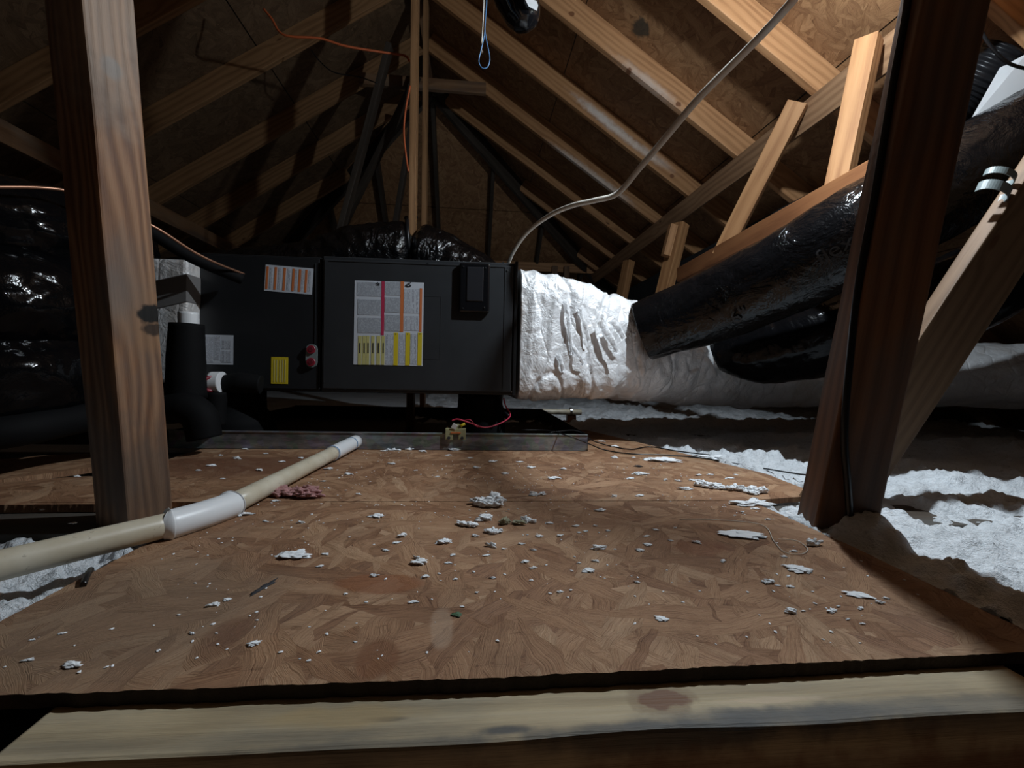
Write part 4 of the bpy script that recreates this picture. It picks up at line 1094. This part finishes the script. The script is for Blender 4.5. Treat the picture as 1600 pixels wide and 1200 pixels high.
# header: round knot, grey-blue bruising along the front edge, small gouges
hz = lambda x, y: gz(x, y, -.014)
mark(M['rail_wood'], hz(1032, 1092), (.034, .020, .02), (.24, .17, .10), .7, .2, nscale=40)
mark(M['rail_wood'], hz(1034, 1092), (.024, .0135, .02), (.17, .085, .05), .9, .15, nscale=50)
for x, y, rx, ry, st in ((1000, 1143, .13, .010, .8), (1250, 1118, .12, .012, .75), (1420, 1105, .16, .014, .6), (560, 1165, .10, .006, .5), (790, 1140, .022, .005, .9), (1120, 1120, .08, .012, .4), (610, 1122, .018, .003, .8), (300, 1160, .16, .008, .3)):
    mark(M['rail_wood'], hz(x, y), (rx, ry, .02), (.075, .075, .075), st, .5)
mark(M['rail_wood'], hz(540, 1118), (.07, .012, .02), (.38, .27, .13), .6, .5)
mark(M['rail_wood'], hz(1200, 1092), (.05, .004, .02), (.55, .42, .29), .7, .4)
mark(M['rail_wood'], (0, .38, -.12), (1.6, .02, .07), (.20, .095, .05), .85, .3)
# deck: dark red flake, pale flake, greyish wash at the left
mark(M['osb_deck'], gz(590, 912), (.062, .030, .02), (.27, .105, .045), .8, .15, nscale=14)
mark(M['osb_deck'], gz(690, 985), (.014, .045, .02), (.50, .36, .25), .4, .2, nscale=14)
mark(M['osb_deck'], gz(590, 1030), (.022, .03, .02), (.20, .08, .035), .7, .2, nscale=14)
mark(M['osb_deck'], gz(200, 960), (.16, .14, .02), (.20, .145, .10), .5, .5, nscale=8)
mark(M['osb_deck'], gz(380, 725), (.30, .16, .02), (.14, .055, .03), .75, .4, nscale=9)
mark(M['osb_deck'], gz(690, 722), (.14, .03, .02), (.20, .09, .045), .6, .4, nscale=14)
mark(M['osb_deck'], gz(1090, 855), (.05, .035, .02), (.25, .10, .05), .6, .3, nscale=14)
mark(M['osb_deck'], gz(345, 1000), (.02, .045, .02), (.17, .075, .04), .6, .3, nscale=14)
# whitish scuffs on the rafter faces
for m_, x, y, Y, rx, k_ in (('pine_pale', 1015, 130, 2.54, .13, .6), ('pine', 935, 178, 3.13, .12, .8), ('pine', 965, 205, 3.13, .16, .75), ('pine', 1005, 235, 3.13, .10, .5), ('pine', 885, 245, 3.73, .10, .7), ('pine', 925, 272, 3.73, .16, .7), ('pine', 960, 298, 3.73, .12, .5), ('pine', 1030, 250, 3.13, .08, .4)):
    mark(M[m_], atY(x, y, Y), (rx*1.3, .08, .022), (.74, .68, .62), k_*.75, 1.0, rot=-math.atan(T), nscale=42)
for m_, x, y, Y in (('pine_pale', 983, 110, 2.54), ('pine_pale', 1060, 163, 2.54), ('pine_pale', 1111, 219, 2.54), ('pine_pale', 893, 22, 2.54), ('pine', 990, 327, 3.73), ('pine', 1050, 275, 3.13)):
    mark(M[m_], atY(x, y, Y), (.016, .08, .014), (.16, .06, .025), .9, .25, nscale=50)
mark(M['osb_roof'], PLr(1001, 43), (.05, .06, .05), (.03, .035, .03), .85, .2, nscale=20)

# ================================================================ CRUMBS ON THE DECK
def crumb_mesh(seed, kind):
    rnd = random.Random(seed); bm = bmesh.new()
    bmesh.ops.create_icosphere(bm, subdivisions=4, radius=.5)
    ex = rnd.uniform(.55, .9)
    for v in bm.verts:
        p = v.co.copy(); n = noise.fractal(p*2.6+Vector((seed*3.1, 0, 0)), 1.0, 2.0, 4)
        n2 = noise.noise(p*6+Vector((0, seed*5.3, 0)))
        s = 1 + n*.85 + n2*.28 + noise.fractal(p*9+Vector((0, 0, seed)), .8, 2.0, 3)*.22
        v.co = Vector((p.x*s, p.y*s*ex, max(-.12, p.z*s*(.5 if kind else .28))))
    for f in bm.faces: f.smooth = True
    zmin = min(v.co.z for v in bm.verts)
    for v in bm.verts: v.co.z -= zmin
    me = bpy.data.meshes.new('insulation_crumb'); bm.to_mesh(me); bm.free(); me.materials.append(M['fluff']); return me
def clump_mesh(seed, n, mat):
    rnd = random.Random(seed); bm = bmesh.new()
    for k in range(n):
        me = crumb_mesh(seed+k, k % 2); s_ = rnd.uniform(.22, .5); b2 = bmesh.new(); b2.from_mesh(me); bpy.data.meshes.remove(me)
        M4 = Matrix.Translation((rnd.uniform(-.36, .36), rnd.uniform(-.22, .22), rnd.uniform(0, .07))) @ Matrix.Rotation(rnd.uniform(0, 6), 4, 'Z') @ Matrix.Diagonal((s_, s_, s_*1.25, 1))
        b2.transform(M4); t_ = bpy.data.meshes.new('t'); b2.to_mesh(t_); b2.free(); bm.from_mesh(t_); bpy.data.meshes.remove(t_)
    me = bpy.data.meshes.new('clump'); bm.to_mesh(me); bm.free()
    for p in me.polygons: p.use_smooth = True
    me.materials.append(mat); return me
protos = [crumb_mesh(s, s % 2) for s in range(1, 11)]
def crumb(px, py, wpx, lab, cat='crumb', group='white insulation crumbs on the deck', mesh=None, hgt=1.0, mat=None, asp=1.0, name='insulation_crumb'):
    p = gz(px, py, .0005); dist = (p-CP).dot(FW); s = 1.2*wpx*dist/FPX
    me = mesh or random.choice(protos)
    o = bpy.data.objects.new(name, me); COL.objects.link(o); o.location = p; o.scale = (s, s*asp, s*hgt); o.rotation_euler = (0, 0, random.uniform(-.5, .5))
    return tag(o, lab, cat, group)
G1 = 'white insulation crumbs on the deck'
named = [(762, 790, 46, 'largest fluffy white clump near the middle of the deck', 1.0), (727, 820, 30, 'flat white flake just left below the largest clump', .6), (757, 812, 20, 'small white crumb right below the largest clump', 1),
    (772, 832, 24, 'narrow white crumb below the yellowish crumb', .8), (767, 854, 13, 'small round crumb in a line below the clumps', 1), (800, 818, 30, 'yellowish crumb right of the largest clump', 1),
    (825, 815, 22, 'white lumpy crumb touching the yellowish one on its right', 1), (840, 773, 22, 'arrow-shaped flake on the seam right of the clump', .6), (655, 880, 17, 'oval white crumb in the left half of the deck', 1),
    (652, 873, 11, 'small crumb touching the oval one', 1), (458, 869, 32, 'long thin flake at the left of the front sheet', .4), (1160, 836, 44, 'large flat jagged flake at the right of the front sheet', .25),
    (1112, 761, 34, 'elongated crumb on the rear sheet right of the seam end', .8), (1145, 766, 30, 'rounded grey-white crumb in the right group on the rear sheet', 1.1), (1182, 770, 42, 'wide crumb nearest the insulation on the rear sheet', .8),
    (1175, 788, 46, 'long flat flake along the seam at the right', .3), (998, 741, 22, 'pointed flake behind the middle of the deck', .6), (865, 748, 14, 'small bright flake behind the seam', .6),
    (1035, 720, 34, 'flat flake beside the black wires', .3), (1125, 717, 52, 'long white flake lying between the two black wires', .25), (372, 805, 36, 'fluffy patch beside the white elbow', .5),
    (1198, 910, 24, 'white curled flake right of centre on the front sheet', .6), (1248, 890, 26, 'thin slanted flake near the right edge of the front sheet', .4), (1236, 957, 13, 'grey round crumb low at the right', 1.2),
    (1300, 955, 14, 'pale flake low at the right edge', .5), (1272, 852, 18, 'fluffy crumb close to the dark post foot', 1.2), (920, 892, 14, 'lone white flake centre right of the front sheet', .5),
    (645, 941, 11, 'star-shaped small flake low in the middle', .5), (397, 1006, 13, 'lone white flake low at the left', .7), (1034, 967, 14, 'small pale flake low right of centre', .4),
    (628, 838, 10, 'upright small crumb left of the clumps', 1.3), (693, 848, 15, 'tilted crumb left below the flat flake', .8), (589, 807, 16, 'bright flake left of the clumps', .5),
    (936, 857, 18, 'crumb pair centre right of the front sheet', .6), (938, 798, 14, 'round flake just below the seam', .6), (1072, 765, 16, 'lens-shaped crumb on the rear sheet', .7),
    (1340, 930, 26, 'translucent flake beside the right deck edge', .3), (114, 1040, 20, 'oblong flake at the lower left of the deck', .5), (43, 1032, 11, 'small flake at the far lower left', .5), (332, 946, 12, 'curled white flake at the left', .7), (702, 703, 26, 'thin line of crumbs at the foot of the pan wall under the float switch', .5), (615, 704, 24, 'white crumbs at the foot of the pan left of the float switch', .5)]
yell = simple('yellow_fluff', (.62, .60, .42), .95, bump=(120, .8, .004))
for px, py, wp, lab, h in named:
    o = crumb(px, py, wp, lab, hgt=h, asp=random.uniform(.55, .9), mesh=clump_mesh(int(px), 12 if wp > 43 else 7, M['fluff']) if wp >= 22 and h >= .5 else None)
    if 'yellowish' in lab and px == 800: o.data = o.data.copy(); o.data.materials.clear(); o.data.materials.append(yell)
G2 = 'tiny white specks sprinkled over the deck'
small = [(480, 765), (505, 752), (513, 733), (545, 741), (560, 772), (612, 725), (650, 735), (683, 745), (700, 712), (735, 716), (745, 731), (770, 722), (790, 740), (575, 702), (600, 705), (640, 703), (660, 706), (712, 704), (725, 703),
    (452, 768), (430, 783), (470, 817), (508, 866), (415, 815), (500, 885), (585, 900), (540, 928), (602, 860), (712, 905), (708, 867), (743, 838), (787, 858), (760, 868), (815, 850), (833, 860), (843, 838), (858, 818), (875, 837), (900, 822), (905, 832),
    (915, 830), (930, 822), (950, 829), (960, 776), (1000, 775), (1010, 838), (1025, 828), (1012, 851), (1055, 825), (1088, 848), (1000, 860), (985, 748), (1060, 752), (1083, 751), (1092, 743), (1140, 748), (1110, 742), (960, 716), (940, 690), (960, 698), (990, 715),
    (1130, 877), (1180, 795), (1160, 800), (1215, 915), (1232, 900), (1235, 917), (1255, 955), (1325, 968), (1348, 975), (1310, 948), (1345, 951), (1385, 935), (1375, 942), (875, 925), (995, 910), (830, 907), (770, 903), (745, 926), (722, 948), (555, 1003),
    (355, 937), (300, 990), (50, 1000), (95, 990), (700, 880), (664, 902), (620, 848), (1048, 845), (905, 880), (821, 878), (833, 888), (930, 877), (1040, 750), (1200, 812), (1150, 742), (1225, 870), (1240, 862), (880, 733), (830, 731), (812, 722), (345, 712),
    (382, 702), (310, 735), (415, 709), (470, 716), (348, 748), (120, 745), (150, 750), (115, 818), (65, 797), (330, 728), (370, 717), (405, 735), (440, 722)]
for i, (px, py) in enumerate(small):
    crumb(px, py, random.uniform(4.5, 9.5), 'tiny white speck among many sprinkled on the OSB deck', group=G2, hgt=random.uniform(.4, .9), asp=random.uniform(.5, .9), name='insulation_speck')
# uncountable dust
bm = bmesh.new(); rnd = random.Random(5)
for i in range(900):
    if rnd.random() < .55: x, y = rnd.uniform(-.45, .68), rnd.uniform(1.0, 1.73)
    else: x, y = rnd.uniform(-.5, .68), rnd.uniform(.47, 1.05)
    if noise.noise(Vector((x*4, y*4, 0))) < -.12+rnd.random()*.2: continue
    s = rnd.uniform(.0006, .0022); r_ = bmesh.ops.create_icosphere(bm, subdivisions=1, radius=s)
    a = rnd.uniform(0, 3.1)
    for v in r_['verts']:
        c_ = Vector((v.co.x*rnd.uniform(.8, 2.0), v.co.y*rnd.uniform(.6, 1.2), v.co.z*.5)); c_.rotate(Quaternion((0, 0, 1), a)); v.co = c_ + Vector((x, y, s*.4))
tag(from_bm('insulation_dust', bm, M['fluff']), 'fine white insulation dust over the OSB deck', 'dust', kind='stuff')
# pink tuft, leaf, dark scrap, thin hair wire, dark stick
me = clump_mesh(77, 16, M['pink_fluff'])
crumb(460, 775, 64, 'dusty pink tuft of fibreglass beside the drain pipe', 'tuft', None, me, .7, asp=.6, name='pink_tuft')
me = crumb_mesh(33, 0); me.materials.clear(); me.materials.append(M['leaf_green'])
crumb(714, 961, 12, 'tiny green scrap low in the middle of the deck', 'scrap', None, me, .5, name='green_scrap')
me = crumb_mesh(35, 0); me.materials.clear(); me.materials.append(M['ink'])
o = crumb(414, 917, 34, 'black elongated smudge-like scrap at the left of the deck', 'scrap', None, me, .15, asp=.28, name='black_scrap'); o.rotation_euler.z = 1.25
me = crumb_mesh(36, 0); me.materials.clear(); me.materials.append(M['ink'])
crumb(998, 729, 9, 'tiny black bit behind the pointed flake', 'scrap', None, me, .6, name='black_bit')
tag(tube('thin_wire', [gz(*p, .002) for p in ((1062, 811), (1120, 812), (1190, 820), (1209, 845), (1225, 862), (1250, 866), (1262, 858), (1245, 845), (1215, 842))], .0007, M['grey_cord'], n=90, sides=6), 'hair-thin curled wire on the deck near the dark post', 'wire')
pa = gz(133, 890, .004); pb3 = gz(128, 915, .004)
tag(tube('black_stub', [gz(142, 890, .006), gz(136, 900, .006), gz(130, 914, .003)], .004, M['cable_black'], n=10, sides=8), 'short black stub at the left edge of the front sheet', 'scrap')
# bent nail standing in the gap
nb = gz(733, 1082, -.02)
tag(tube('nail', [nb, nb+Vector((0, 0, .008)), nb+Vector((-.001, 0, .0125))], [.0018, .0018, .004], M['chrome'], n=10, sides=10), 'shiny nail head in the gap above the front beam', 'nail')
